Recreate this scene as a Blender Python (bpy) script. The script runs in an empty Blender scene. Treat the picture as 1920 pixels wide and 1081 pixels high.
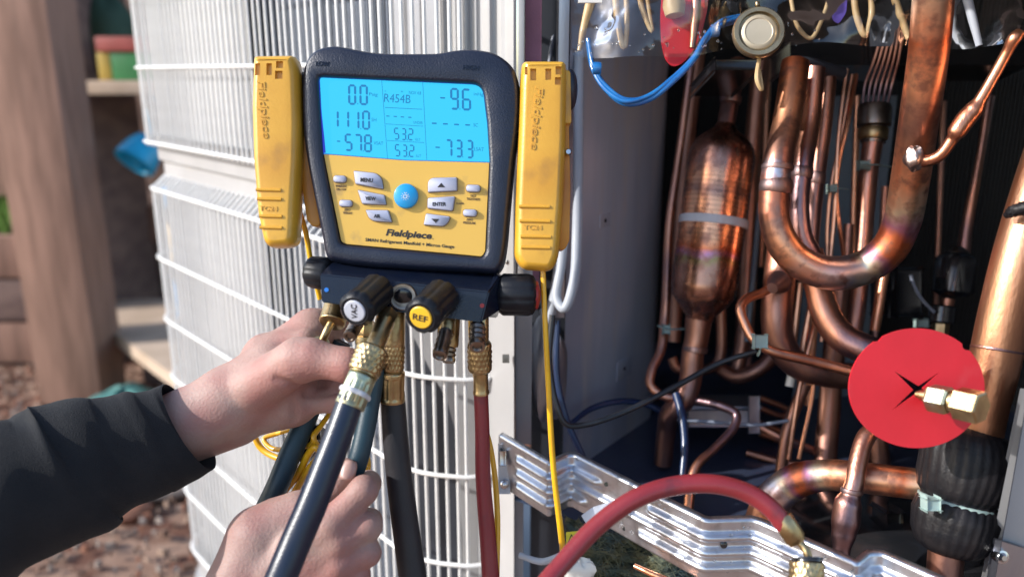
import bpy, bmesh, math, random
import numpy as np
from mathutils import Vector, Matrix
random.seed(7); rs = random.Random(4)
R = math.radians
C = bpy.data.collections.new('scene'); bpy.context.scene.collection.children.link(C)
S = bpy.context.scene

# ---------------------------------------------------------------- camera, sky, sun, exposure
F = 1507.0; PITCH = R(15)
CAM = Vector((0, 0, .85))
RT = Vector((1, 0, 0)); UP = Vector((0, math.sin(PITCH), math.cos(PITCH))); FW = Vector((0, math.cos(PITCH), -math.sin(PITCH)))
cd = bpy.data.cameras.new('camera'); cam = bpy.data.objects.new('camera', cd); C.objects.link(cam)
cam.location = CAM; cam.rotation_euler = (math.pi/2 - PITCH, 0, 0)
cd.sensor_width = 36; cd.lens = F/1920*36; cd.clip_start = .02; cd.clip_end = 200
cd.dof.use_dof = True; cd.dof.focus_distance = .548; cd.dof.aperture_fstop = 4.1
S.camera = cam
W = bpy.data.worlds.new('World'); S.world = W; W.use_nodes = True
SUN_DIR = Vector((-.88, -.24, .50)).normalized()           # towards the sun
nt = W.node_tree; sky = nt.nodes.new('ShaderNodeTexSky'); sky.sky_type = 'NISHITA'; sky.sun_disc = False
sky.sun_elevation = math.asin(SUN_DIR.z); sky.sun_rotation = math.atan2(SUN_DIR.x, SUN_DIR.y)
nt.links.new(sky.outputs[0], nt.nodes['Background'].inputs[0]); nt.nodes['Background'].inputs[1].default_value = .15
sl = bpy.data.lights.new('sun', 'SUN'); sl.energy = 2.9; sl.angle = R(.6); sl.color = (1, .965, .92)
so = bpy.data.objects.new('sun', sl); C.objects.link(so); so.rotation_euler = SUN_DIR.to_track_quat('Z', 'Y').to_euler(); so.location = SUN_DIR*5
S.view_settings.view_transform = 'Standard'; S.view_settings.look = 'None'
S.view_settings.exposure = .98; S.view_settings.gamma = 1; S.view_settings.use_curve_mapping = False

# ---------------------------------------------------------------- points
def T(px, py, d):                     # a point d metres deep along the lens axis
    return CAM + RT*((px-960)/F*d) + UP*((540.5-py)/F*d) + FW*d
def ray(px, py): return RT*((px-960)/F) + UP*((540.5-py)/F) + FW
def GZ(px, py, z): r = ray(px, py); return CAM + r*((z-CAM.z)/r.z)
def GY(px, py, Y): r = ray(px, py); return CAM + r*((Y-CAM.y)/r.y)
D0 = .52
def ml(px, py, z=0): return T(px, py, D0) - FW*z       # on the gauge's own front plane, z metres towards the lens
PXM = D0/F

# ---------------------------------------------------------------- materials
def hx(r, g, b): return tuple((v/12.92 if v <= .04045 else ((v+.055)/1.055)**2.4) for v in (r/255, g/255, b/255))
def M(name, col, rough=.5, metal=0., col2=None, vs=25., bump=0., bs=300., col3=None, vs3=9., t3=(.55, .7), coat=0., rv=.12, sss=0., detail=4., stretch=None, spec=.5):
    m = bpy.data.materials.new(name); m.use_nodes = True; n = m.node_tree.nodes; l = m.node_tree.links; b = n['Principled BSDF']
    tc = n.new('ShaderNodeTexCoord'); src = tc.outputs['Object']
    if stretch:
        mp = n.new('ShaderNodeMapping'); mp.inputs['Scale'].default_value = stretch; l.new(src, mp.inputs[0]); src = mp.outputs[0]
    def noise(scale, det=detail):
        t = n.new('ShaderNodeTexNoise'); t.inputs['Scale'].default_value = scale; t.inputs['Detail'].default_value = det; l.new(src, t.inputs[0]); return t.outputs[0]
    def mix(fac, a, c):
        x = n.new('ShaderNodeMix'); x.data_type = 'RGBA'; l.new(fac, x.inputs[0])
        for k, v in ((6, a), (7, c)):
            if isinstance(v, tuple): x.inputs[k].default_value = (*v, 1)
            else: l.new(v, x.inputs[k])
        return x.outputs[2]
    def ramp(fac, a, c):
        x = n.new('ShaderNodeMapRange'); x.inputs[1].default_value = a; x.inputs[2].default_value = c; l.new(fac, x.inputs[0]); return x.outputs[0]
    c2 = col2 or tuple(v*.78 for v in col)
    out = mix(ramp(noise(vs), .35, .65), col, c2)
    if col3: out = mix(ramp(noise(vs3), *t3), out, col3)
    l.new(out, b.inputs['Base Color'])
    x = n.new('ShaderNodeMapRange'); l.new(noise(vs*2.3), x.inputs[0]); x.inputs[3].default_value = max(.02, rough-rv); x.inputs[4].default_value = min(1, rough+rv); l.new(x.outputs[0], b.inputs['Roughness'])
    b.inputs['Specular IOR Level'].default_value = spec; b.inputs['Metallic'].default_value = metal; b.inputs['Coat Weight'].default_value = coat; b.inputs['Coat Roughness'].default_value = .15
    if sss:
        b.inputs['Subsurface Weight'].default_value = sss; b.inputs['Subsurface Scale'].default_value = .004; b.inputs['Subsurface Radius'].default_value = (1, .35, .2)
    if bump:
        bp = n.new('ShaderNodeBump'); bp.inputs['Strength'].default_value = bump; bp.inputs['Distance'].default_value = .001; l.new(noise(bs, 6), bp.inputs['Height']); l.new(bp.outputs[0], b.inputs['Normal'])
    return m
def emit(name, col, s=1.):
    m = bpy.data.materials.new(name); m.use_nodes = True; n = m.node_tree.nodes; b = n['Principled BSDF']
    b.inputs['Base Color'].default_value = (.01, .02, .03, 1); b.inputs['Emission Color'].default_value = (*col, 1); b.inputs['Emission Strength'].default_value = s; b.inputs['Roughness'].default_value = .25
    return m
def copper(name, a, b_, c, r=.28, vs=35, vs3=12, t3=(.5, .68)):
    return M(name, a, r, 1., b_, vs, .25, 500, c, vs3, t3, rv=.1, stretch=(1, 1, .35))
def coil_mat(name, a, b_, n_per_m):
    m = bpy.data.materials.new(name); m.use_nodes = True; n = m.node_tree.nodes; l = m.node_tree.links; p = n['Principled BSDF']
    uv = n.new('ShaderNodeUVMap'); w = n.new('ShaderNodeTexWave'); w.inputs['Scale'].default_value = n_per_m/6.2832*1.0; w.inputs['Distortion'].default_value = .6; w.inputs['Detail'].default_value = 2
    l.new(uv.outputs[0], w.inputs[0]); x = n.new('ShaderNodeMix'); x.data_type = 'RGBA'; l.new(w.outputs[1], x.inputs[0]); x.inputs[6].default_value = (*a, 1); x.inputs[7].default_value = (*b_, 1)
    l.new(x.outputs[2], p.inputs[0]); p.inputs['Roughness'].default_value = .45; p.inputs['Metallic'].default_value = .4
    bp = n.new('ShaderNodeBump'); bp.inputs['Distance'].default_value = .002; l.new(w.outputs[1], bp.inputs['Height']); l.new(bp.outputs[0], p.inputs['Normal'])
    return m
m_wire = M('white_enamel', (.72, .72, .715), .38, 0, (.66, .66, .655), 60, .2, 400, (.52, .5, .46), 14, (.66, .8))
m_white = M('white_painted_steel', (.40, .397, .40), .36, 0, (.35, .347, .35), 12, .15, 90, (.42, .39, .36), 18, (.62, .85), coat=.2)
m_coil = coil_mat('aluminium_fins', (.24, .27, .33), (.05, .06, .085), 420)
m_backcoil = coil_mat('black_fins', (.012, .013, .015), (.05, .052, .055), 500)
m_galv = M('galvanised_sheet', (.50, .50, .53), .42, .9, (.36, .36, .40), 14, .3, 120, stretch=(3, 3, .5))
m_divider = M('grey_sheet', (.58, .61, .70), .36, .45, (.44, .47, .57), 7, .15, 80, (.60, .58, .60), 16, (.5, .7), stretch=(3, 3, .4))
m_bracket = M('zinc_bracket', (.66, .68, .72), .36, 1., (.58, .60, .66), 60, .22, 260, (.45, .47, .5), 90, (.56, .7))
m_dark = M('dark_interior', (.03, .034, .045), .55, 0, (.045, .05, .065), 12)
m_pan = M('navy_base_pan', (.035, .045, .085), .35, .1, (.05, .062, .10), 14, .2, 150, coat=.3)
m_black = M('black_gloss', (.012, .013, .016), .18, 0, (.02, .02, .022), 30, coat=.6)
m_maroon = M('maroon_foam', (.27, .12, .17), .8, 0, None, 40, .3, 600)
m_post = M('grey_post', (.30, .31, .34), .45, .3, (.25, .26, .29), 20)
m_blue_sheet = M('pale_blue_sheet', (.26, .33, .40), .5, .1, (.2, .26, .33), 12)
CU = [copper('copper_bright', (.93, .44, .26), (.74, .32, .18), (.36, .16, .11), .32),
      copper('copper_heat_tinted', (.82, .38, .24), (.60, .26, .16), (.27, .17, .18), .36, 45, 16, (.42, .6)),
      copper('copper_dull_brown', (.58, .28, .19), (.40, .19, .13), (.20, .12, .115), .42, 30, 14, (.45, .65)),
      copper('copper_braze_grey', (.30, .22, .22), (.20, .15, .17), (.36, .20, .15), .5, 60, 22)]
def tint_mat(name, key, stops, rough=.36, per=None):
    """copper whose temper colours run along the tube (UV u in metres)"""
    m = bpy.data.materials.new(name); m.use_nodes = True; n = m.node_tree.nodes; l = m.node_tree.links; p = n['Principled BSDF']
    uv = n.new('ShaderNodeUVMap'); sp = n.new('ShaderNodeSeparateXYZ'); l.new(uv.outputs[0], sp.inputs[0])
    tc = n.new('ShaderNodeTexCoord'); nz = n.new('ShaderNodeTexNoise'); nz.inputs['Scale'].default_value = 45; nz.inputs['Detail'].default_value = 5; l.new(tc.outputs['Object'], nz.inputs[0])
    a = n.new('ShaderNodeMath'); a.operation = 'MULTIPLY_ADD'; l.new(nz.outputs[0], a.inputs[0]); a.inputs[1].default_value = .10; l.new(sp.outputs[0], a.inputs[2])
    s = n.new('ShaderNodeMath'); s.operation = 'SUBTRACT'; l.new(a.outputs[0], s.inputs[0]); s.inputs[1].default_value = .05
    r = n.new('ShaderNodeValToRGB'); l.new(s.outputs[0], r.inputs[0]); e = r.color_ramp.elements
    while len(e) > 1: e.remove(e[-1])
    e[0].position = stops[0][0]; e[0].color = (*stops[0][1], 1)
    for q, c in stops[1:]: x = e.new(q); x.color = (*c, 1)
    n2 = n.new('ShaderNodeTexNoise'); n2.inputs['Scale'].default_value = 110; n2.inputs['Detail'].default_value = 6; l.new(tc.outputs['Object'], n2.inputs[0])
    mr = n.new('ShaderNodeMapRange'); mr.inputs[1].default_value = .48; mr.inputs[2].default_value = .66; l.new(n2.outputs[0], mr.inputs[0]); mr.inputs[4].default_value = .8
    mx = n.new('ShaderNodeMix'); mx.data_type = 'RGBA'; l.new(mr.outputs[0], mx.inputs[0]); l.new(r.outputs[0], mx.inputs[6]); mx.inputs[7].default_value = (.26, .12, .09, 1)
    l.new(mx.outputs[2], p.inputs[0]); p.inputs['Metallic'].default_value = 1
    if per:                                             # rows of small dark print between u = .27 and .60
        def mth(op, a, b=None, c=None):
            q = n.new('ShaderNodeMath'); q.operation = op
            for k, v in enumerate((a, b, c)):
                if v is None: continue
                if isinstance(v, (int, float)): q.inputs[k].default_value = v
                else: l.new(v, q.inputs[k])
            return q.outputs[0]
        u, v = sp.outputs[0], sp.outputs[1]; row = mth('GREATER_THAN', mth('SINE', mth('MULTIPLY', u, 6.2832*per)), .2); ch = mth('GREATER_THAN', mth('SINE', mth('MULTIPLY', v, 6.2832*per*3.2)), -.1)
        rng = mth('MULTIPLY', mth('GREATER_THAN', u, .27), mth('LESS_THAN', u, .62)); mk = mth('MULTIPLY', mth('MULTIPLY', row, ch), mth('MULTIPLY', rng, .45))
        m2 = n.new('ShaderNodeMix'); m2.data_type = 'RGBA'; l.new(mk, m2.inputs[0]); l.new(mx.outputs[2], m2.inputs[6]); m2.inputs[7].default_value = (.10, .05, .035, 1); l.new(m2.outputs[2], p.inputs[0])
    rr = n.new('ShaderNodeMapRange'); l.new(n2.outputs[0], rr.inputs[0]); rr.inputs[3].default_value = rough-.1; rr.inputs[4].default_value = rough+.16; l.new(rr.outputs[0], p.inputs['Roughness'])
    bp = n.new('ShaderNodeBump'); bp.inputs['Strength'].default_value = .2; bp.inputs['Distance'].default_value = .0006; l.new(n2.outputs[0], bp.inputs['Height']); l.new(bp.outputs[0], p.inputs['Normal'])
    return m
cb_, cr_, cp_, cg_, cd_, cl_ = (.95, .44, .24), (.68, .19, .08), (.46, .20, .30), (.55, .52, .58), (.38, .20, .15), (.74, .60, .42)
m_ubend = tint_mat('copper_rainbow', 0, [(0, cr_), (.10, cb_), (.19, cd_), (.22, cg_), (.25, cr_), (.29, cd_), (.37, cb_), (.47, cg_), (.50, cl_), (.525, cp_), (.55, cr_), (.585, cr_), (.61, cp_), (.64, cl_), (.69, cb_), (.80, cd_), (.87, cb_), (.93, cr_), (1, cl_)])
m_accu = tint_mat('copper_tank', 0, [(0, cd_), (.22, cd_), (.30, cb_), (.36, cd_), (.40, cb_), (.58, cb_), (.64, cr_), (.67, cp_), (.70, (.30, .22, .10)), (.74, cd_), (1, cd_)], .24, 42)
m_brass = M('brass', (.56, .42, .23), .36, 1., (.38, .27, .13), 70, .2, 500, (.28, .2, .11), 30, (.55, .75))
m_brass_g = M('tarnished_brass', (.50, .45, .26), .42, 1., (.26, .40, .38), 45, .3, 400, (.35, .27, .14), 40, (.5, .65))
m_steel = M('bright_steel', (.7, .7, .72), .2, 1.)
m_steel_d = M('worn_steel', (.34, .29, .25), .35, 1., (.2, .16, .13), 80)
m_yel = M('yellow_plastic', (.66, .36, .035), .36, 0, (.56, .27, .02), 22, .12, 500, (.30, .15, .03), 34, (.56, .80), coat=.25)
m_yel_d = M('orange_yellow_plastic', (.55, .22, .015), .4, 0, (.45, .16, .01), 40)
m_panel = M('yellow_panel', (.66, .40, .07), .45, 0, (.66, .40, .07), 30, .06, 700, (.36, .23, .08), 60, (.58, .78), coat=.12)
m_boot = M('navy_rubber', (.006, .010, .026), .40, 0, (.009, .013, .030), 35, .35, 900, (.03, .03, .038), 28, (.60, .8), spec=.55)
m_anod = M('black_anodised', (.005, .009, .024), .22, .2, (.010, .014, .027), 60, .12, 800)
m_knob = M('black_knob', (.008, .009, .013), .42, 0, (.012, .013, .017), 60, .15, 900, spec=.25)
m_key = M('lilac_grey_key', (.40, .42, .53), .5, 0, (.36, .38, .49), 90)
m_keyrim = M('key_rim', (.22, .13, .06), .6)
m_pow = M('cyan_key', (.01, .30, .62), .35, 0, (.01, .27, .58), 60, coat=.3)
m_ink = M('black_ink', (.02, .017, .02), .6)
m_brown_ink = M('brown_ink', (.10, .05, .03), .6)
m_lcd = emit('lcd', (.03, .62, 1.0), .50); m_seg = emit('lcd_segment', (.002, .19, .48), .50); m_rim = emit('lcd_rim', (.010, .02, .55), .45)
m_cyan_cap = M('grey_cap', (.50, .52, .60), .4); m_yel_cap = M('yellow_cap', (.85, .50, .03), .4)
m_blue_dot = M('blue_dot', (.02, .2, .7), .4); m_red_dot = M('red_dot', (.45, .03, .03), .4)
m_hose_k = M('black_rubber_hose', (.005, .011, .030), .32, 0, (.008, .014, .032), 30, .12, 700, (.035, .033, .03), 60, (.66, .8))
m_hose_k2 = M('matt_black_hose', (.016, .016, .02), .55, 0, (.024, .022, .026), 30, .2, 700)
m_hose_t = M('teal_rubber_hose', (.008, .032, .05), .45, 0, (.011, .042, .06), 30, .15, 700)
m_hose_r = M('red_rubber_hose', (.22, .020, .026), .42, 0, (.21, .02, .028), 22, .25, 700, (.10, .02, .03), 45, (.60, .75), coat=.2)
m_ywire = M('yellow_lead', (.82, .46, .01), .35, 0, (.72, .36, .01), 40, coat=.3)
m_bwire = M('black_lead', (.014, .016, .022), .4, coat=.2)
m_nwire = M('navy_lead', (.012, .03, .09), .35, coat=.2)
m_gwire = M('grey_lead', (.24, .27, .34), .4)
m_conduit = M('white_conduit', (.40, .43, .48), .5, 0, (.33, .36, .42), 30)
m_bluetube = M('blue_tube', (.008, .11, .36), .25, 0, (.014, .17, .46), 60, coat=.6)
m_tie = M('nylon_tie', (.32, .42, .39), .4, 0, (.27, .36, .34), 80, sss=.1)
m_tie_w = M('white_tie', (.62, .62, .66), .4)
m_red = M('red_card', (.55, .011, .022), .5, 0, (.49, .010, .019), 30, .1, 300, (.52, .03, .04), 60, (.6, .8))
m_tag = M('white_tag', (.66, .69, .75), .6, 0, (.6, .63, .7), 60, .4, 300)
m_label = M('yellow_label', (.68, .58, .03), .5)
m_wool = M('green_wool', (.07, .095, .075), .95, 0, (.17, .15, .07), 90, .9, 200, (.03, .06, .075), 30, (.45, .6))
m_ins = M('black_insulation', (.008, .008, .010), .42, 0, (.016, .014, .015), 90, .35, 500, spec=.22)
m_gold = M('tan_rubber_loop', (.42, .27, .12), .5, 0, (.52, .38, .2), 60, coat=.2)
m_cap = M('pale_gold_cap', (.42, .33, .20), .3, .85, (.3, .22, .13), 90)
m_sleeve = M('navy_cotton', (.005, .006, .009), .92, 0, (.008, .009, .012), 50, .8, 1500, rv=.05)
m_skin = M('skin', (.38, .25, .212), .55, 0, (.32, .18, .155), 38, .45, 520, (.36, .15, .13), 22, (.46, .72), rv=.06, spec=.35, sss=.22, detail=8)
m_nail = M('fingernail', (.44, .27, .225), .38, sss=.1)
m_post_w = M('brown_timber', (.32, .18, .13), .85, 0, (.20, .11, .078), 9, .5, 60, stretch=(4, 4, .5))
m_plank_d = M('dark_timber', (.13, .08, .07), .85, 0, (.21, .135, .11), 7, .5, 60, stretch=(1, 1, 3))
m_plank_l = M('weathered_timber', (.50, .38, .29), .8, 0, (.40, .30, .22), 10, .4, 60)
m_mulch = M('mulch', (.22, .13, .09), .95, 0, (.30, .19, .135), 22, 1, 40, (.12, .05, .03), 12, (.5, .6))
m_drop = bpy.data.materials.new('water'); m_drop.use_nodes = True; _q = m_drop.node_tree.nodes['Principled BSDF']; _q.inputs['Transmission Weight'].default_value = 1; _q.inputs['Roughness'].default_value = .03; _q.inputs['IOR'].default_value = 1.33
m_chip = [M('bark_chip', (.20, .115, .08), .9), M('pale_chip', (.30, .20, .145), .9), M('rust_chip', (.26, .11, .065), .8), M('grey_stone', (.26, .21, .18), .85)]
m_teal = M('teal_fabric', (.05, .17, .155), .8); m_cyanp = M('cyan_plastic', (.01, .36, .60), .35)
m_sackb = M('blue_sack', (.02, .22, .52), .6, 0, (.05, .3, .6), 12); m_sacky = M('ochre_sack', (.70, .40, .06), .6, 0, (.8, .65, .4), 9)
m_greenp = M('green_packet', (.03, .19, .06), .5); m_redp = M('red_packet', (.36, .08, .07), .5); m_yelp = M('yellow_packet', (.46, .32, .06), .5)
m_dgreen = M('dark_green_leaf', (.035, .08, .05), .7); m_grass = M('grass', (.10, .20, .03), .8, 0, (.16, .28, .05), 60); m_pot = M('white_pot', (.75, .73, .68), .5)
m_plastic = bpy.data.materials.new('clear_plastic'); m_plastic.use_nodes = True
_n = m_plastic.node_tree.nodes; _l = m_plastic.node_tree.links; _p = _n['Principled BSDF']
_t = _n.new('ShaderNodeBsdfTransparent'); _t.inputs[0].default_value = (.93, .94, .95, 1); _mx = _n.new('ShaderNodeMixShader'); _fr = _n.new('ShaderNodeFresnel'); _fr.inputs[0].default_value = 1.45
_bp = _n.new('ShaderNodeBump'); _nz = _n.new('ShaderNodeTexNoise'); _nz.inputs['Scale'].default_value = 28; _tc = _n.new('ShaderNodeTexCoord'); _l.new(_tc.outputs['Object'], _nz.inputs[0]); _l.new(_nz.outputs[0], _bp.inputs['Height']); _bp.inputs['Distance'].default_value = .006
_g = _n.new('ShaderNodeBsdfGlossy'); _g.inputs['Roughness'].default_value = .08; _l.new(_bp.outputs[0], _g.inputs['Normal']); _l.new(_bp.outputs[0], _fr.inputs['Normal'])
_a = _n.new('ShaderNodeMath'); _a.operation = 'MULTIPLY_ADD'; _a.inputs[1].default_value = 1.1; _a.inputs[2].default_value = .05; _l.new(_fr.outputs[0], _a.inputs[0])
_l.new(_a.outputs[0], _mx.inputs[0]); _l.new(_t.outputs[0], _mx.inputs[1]); _l.new(_g.outputs[0], _mx.inputs[2]); _l.new(_mx.outputs[0], _n['Material Output'].inputs[0])

# ---------------------------------------------------------------- objects
WL = {}                               # world location of each object
def tag(o, label=None, cat=None, group=None, kind=None):
    if label: o['label'] = label
    if cat: o['category'] = cat
    if group: o['group'] = group
    if kind: o['kind'] = kind
    return o
def thing(name, label, cat, loc, group=None):
    o = bpy.data.objects.new(name, None); C.objects.link(o); o.location = loc; o.empty_display_size = .01; WL[o] = Vector(loc)
    return tag(o, label, cat, group)
def adopt(o, loc, parent):
    if parent is not None: o.parent = parent; o.location = loc - WL[parent]
    else: o.location = loc
    WL[o] = loc
def ob(name, geo, mat, parent=None, smooth=True, sharp=40, label=None):
    vs, fs = geo[0], geo[1]; uv = geo[2] if len(geo) > 2 else None
    lo = Vector([min(v[k] for v in vs) for k in range(3)]); hi = Vector([max(v[k] for v in vs) for k in range(3)])
    c = (lo+hi)/2
    if parent is None: c.z = lo.z
    me = bpy.data.meshes.new(name); me.from_pydata([tuple(Vector(v)-c) for v in vs], [], fs); me.materials.append(mat)
    if uv:
        ul = me.uv_layers.new(name='UVMap')
        for p in me.polygons:
            for li, k in zip(p.loop_indices, range(p.loop_total)): ul.data[li].uv = uv[p.index][k]
    bm = bmesh.new(); bm.from_mesh(me); bmesh.ops.recalc_face_normals(bm, faces=bm.faces); bm.to_mesh(me); bm.free()
    if smooth:
        me.shade_smooth(); me.set_sharp_from_angle(angle=R(sharp))
    o = bpy.data.objects.new(name, me); C.objects.link(o); adopt(o, c, parent)
    if label: o['label'] = label
    return o
def struct(name, geo, mat, **k): o = ob(name, geo, mat, **k); o['kind'] = 'structure'; return o
def copy_to(o, loc, parent=None):
    c = o.copy(); C.objects.link(c); c.parent = parent; adopt(c, loc, parent); return c
def bake(o, mods):
    for t, kw in mods:
        m = o.modifiers.new(t, t)
        for k, v in kw.items(): setattr(m, k, v)
    dg = bpy.context.evaluated_depsgraph_get(); me = bpy.data.meshes.new_from_object(o.evaluated_get(dg)); o.modifiers.clear(); o.data = me; return o

# ---------------------------------------------------------------- geometry
def merge(*gs):
    vs, fs = [], []
    for g in gs:
        k = len(vs); vs += list(g[0]); fs += [tuple(i+k for i in f) for f in g[1]]
    return vs, fs
def smooth_path(pts, rad, sub=8):
    P = [Vector(p) for p in pts]; n = len(P)
    if not isinstance(rad, (list, tuple)): rad = [rad]*n
    if n < 3 or sub < 2: return P, list(rad)
    P2 = [P[0]*2-P[1]] + P + [P[-1]*2-P[-2]]; r2 = [rad[0]]+list(rad)+[rad[-1]]
    op, orr = [], []
    for i in range(1, n):
        a, b, c, d = P2[i-1:i+3]; ta = 0; tb = ta+max((b-a).length, 1e-6)**.5; tc = tb+max((c-b).length, 1e-6)**.5; td = tc+max((d-c).length, 1e-6)**.5
        for k in range(sub):
            t = tb+(tc-tb)*k/sub
            A1 = a*((tb-t)/(tb-ta))+b*((t-ta)/(tb-ta)); A2 = b*((tc-t)/(tc-tb))+c*((t-tb)/(tc-tb)); A3 = c*((td-t)/(td-tc))+d*((t-tc)/(td-tc))
            B1 = A1*((tc-t)/(tc-ta))+A2*((t-ta)/(tc-ta)); B2 = A2*((td-t)/(td-tb))+A3*((t-tb)/(td-tb))
            op.append(B1*((tc-t)/(tc-tb))+B2*((t-tb)/(tc-tb)))
            u = k/sub; u = u*u*(3-2*u); orr.append(r2[i]*(1-u)+r2[i+1]*u)
    op.append(P[-1]); orr.append(rad[-1])
    return op, orr
def sweep(P, rad, n=14, cap=True, sub=8, fn=None, sq=1.):
    """tube through P; fn(u, angle) scales the radius; sq squashes it across"""
    P, rad = smooth_path(P, rad, sub); vs, fs, uv = [], [], []
    L = [0]
    for i in range(1, len(P)): L.append(L[-1]+(P[i]-P[i-1]).length)
    t0 = (P[1]-P[0]).normalized(); ref = Vector((0, 0, 1)) if abs(t0.z) < .9 else Vector((1, 0, 0)); nrm = t0.cross(ref).normalized()
    for i, p in enumerate(P):
        t = ((P[min(i+1, len(P)-1)]-P[max(i-1, 0)])).normalized()
        nrm = (nrm-t*nrm.dot(t)).normalized(); bn = t.cross(nrm)
        for k in range(n):
            a = 2*math.pi*k/n; r = rad[i]*(fn(L[i]/L[-1], a) if fn else 1)
            vs.append(p+nrm*(math.cos(a)*r)+bn*(math.sin(a)*r*sq))
    for i in range(len(P)-1):
        for k in range(n):
            q = (k+1) % n; fs.append((i*n+k, i*n+q, (i+1)*n+q, (i+1)*n+k))
            uv.append([(L[i]/L[-1], k/n), (L[i]/L[-1], (k+1)/n), (L[i+1]/L[-1], (k+1)/n), (L[i+1]/L[-1], k/n)])
    if cap:
        fs.append(tuple(range(n))[::-1]); uv.append([(0, 0)]*n)
        m = (len(P)-1)*n; fs.append(tuple(range(m, m+n))); uv.append([(1, 0)]*n)
    return vs, fs, uv
def pipe(pts, r=None, n=14, sub=8, **k):
    """pts: (px, py, depth, radius in photo pixels)"""
    P = [T(*p[:3]) for p in pts]; rr = [(p[3] if len(p) > 3 else r)/F*p[2] for p in pts]
    return sweep(P, rr, n, sub=sub, **k)
def lathe(a, b, prof, n=32, fn=None):
    """prof: (fraction along a->b, radius in metres)"""
    a = Vector(a); b = Vector(b); ax = b-a; t = ax.normalized(); ref = Vector((0, 0, 1)) if abs(t.z) < .9 else Vector((1, 0, 0))
    u = t.cross(ref).normalized(); w = t.cross(u); vs, fs, uv = [], [], []
    for h, r in prof:
        for k in range(n):
            q = 2*math.pi*k/n; s = r*(fn(h, q) if fn else 1); vs.append(a+ax*h+u*(math.cos(q)*s)+w*(math.sin(q)*s))
    m = len(prof)
    for i in range(m-1):
        for k in range(n):
            j = (k+1) % n; fs.append((i*n+k, i*n+j, (i+1)*n+j, (i+1)*n+k)); uv.append([(prof[i][0], k/n), (prof[i][0], (k+1)/n), (prof[i+1][0], (k+1)/n), (prof[i+1][0], k/n)])
    fs.append(tuple(range(n))[::-1]); fs.append(tuple(range((m-1)*n, m*n))); uv += [[(prof[0][0], 0)]*n, [(prof[-1][0], 0)]*n]
    return vs, fs, uv
def hexnut(a, b, r, n=6, ch=.12):
    return lathe(a, b, [(0, r*.9), (ch, r), (1-ch, r), (1, r*.9)], n)
def knurl(a, b, r, n=72, rows=22, k=18, h=.07, turns=3.0):
    prof = [(0, r*.9), (.05, r*.97)]+[(.06+.88*i/rows, r) for i in range(rows+1)]+[(.95, r*.97), (1, r*.9)]
    def fn(u, q):
        if u < .055 or u > .945: return 1
        return 1+h*(max(abs(math.sin(q*k/2+u*math.pi*turns)), abs(math.sin(q*k/2-u*math.pi*turns)))-.85)*-1.6
    return lathe(a, b, prof, n, fn)
def vcyl(a, b, r, n=20, bev=.08): return lathe(a, b, [(0, r*.92), (bev, r), (1-bev, r), (1, r*.92)], n)
def box(c, x, y, z, bev=0):
    """box from centre and three half-axis vectors"""
    c, x, y, z = map(Vector, (c, x, y, z)); bm = bmesh.new(); bmesh.ops.create_cube(bm, size=2)
    mt = Matrix((x, y, z)).transposed()
    for v in bm.verts: v.co = c+mt@v.co
    if bev: bmesh.ops.bevel(bm, geom=list(bm.edges), offset=bev, segments=2, affect='EDGES', profile=.6)
    bm.verts.index_update(); g = [v.co.copy() for v in bm.verts], [tuple(v.index for v in f.verts) for f in bm.faces]; bm.free(); return g
def pbox(x0, y0, x1, y1, d, th, bev=0):
    """box whose front face fills the given photo rectangle at depth d, th metres thick going back"""
    c = T((x0+x1)/2, (y0+y1)/2, d)+FW*th/2; return box(c, RT*((x1-x0)/2/F*d), UP*((y1-y0)/2/F*d), FW*th/2, bev)
def fillet(pts, r, seg=5):
    out = []; n = len(pts)
    for i in range(n):
        p = Vector(pts[i][:2]); a = Vector(pts[i-1][:2]); b = Vector(pts[(i+1) % n][:2]); rr = pts[i][2] if len(pts[i]) > 2 else r
        if rr <= 0: out.append(tuple(p)); continue
        da = (a-p); db = (b-p); l = min(rr, da.length*.48, db.length*.48); da = p+da.normalized()*l; db = p+db.normalized()*l
        for k in range(seg+1):
            t = k/seg; q = da*(1-t)**2+p*2*t*(1-t)+db*t*t; out.append((q.x, q.y))
    return out
def inset(pts, b):
    n = len(pts); A = sum(pts[i-1][0]*pts[i][1]-pts[i][0]*pts[i-1][1] for i in range(n)); s = 1 if A > 0 else -1; out = []
    for i in range(n):
        p = Vector(pts[i]); a = Vector(pts[i-1]); c = Vector(pts[(i+1) % n]); e = ((p-a).normalized()+(c-p).normalized())
        if e.length < 1e-6: out.append(tuple(p)); continue
        e.normalize(); nr = Vector((-e.y, e.x))*s; out.append(tuple(p+nr*b))
    return out
def resample(pts, n):
    P = [Vector(p) for p in pts]; P.append(P[0]); L = [0]
    for i in range(1, len(P)): L.append(L[-1]+(P[i]-P[i-1]).length)
    out = []; j = 0
    for k in range(n):
        s = L[-1]*k/n
        while L[j+1] < s: j += 1
        t = (s-L[j])/max(L[j+1]-L[j], 1e-9); out.append(tuple(P[j].lerp(P[j+1], t)))
    return out
def stack(loops, mapf, capf=True, capb=True):
    """loops: [(points, z)] with equal counts, bridged in order"""
    vs, fs = [], []; n = len(loops[0][0])
    for pts, z in loops: vs += [mapf(p[0], p[1], z) for p in pts]
    for i in range(len(loops)-1):
        for k in range(n):
            q = (k+1) % n; fs.append((i*n+k, i*n+q, (i+1)*n+q, (i+1)*n+k))
    if capb: fs.append(tuple(range(n)))
    if capf: fs.append(tuple(range((len(loops)-1)*n, len(loops)*n)))
    return vs, fs
def plate(pts, z0, z1, bev=1.2, mapf=ml, scale=PXM):
    """bevelled plate between z0 (back) and z1 (front)"""
    return stack([(pts, z0), (pts, z1-bev*scale), (inset(pts, bev*.35), z1-bev*scale*.35), (inset(pts, bev), z1)], mapf)
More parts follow.
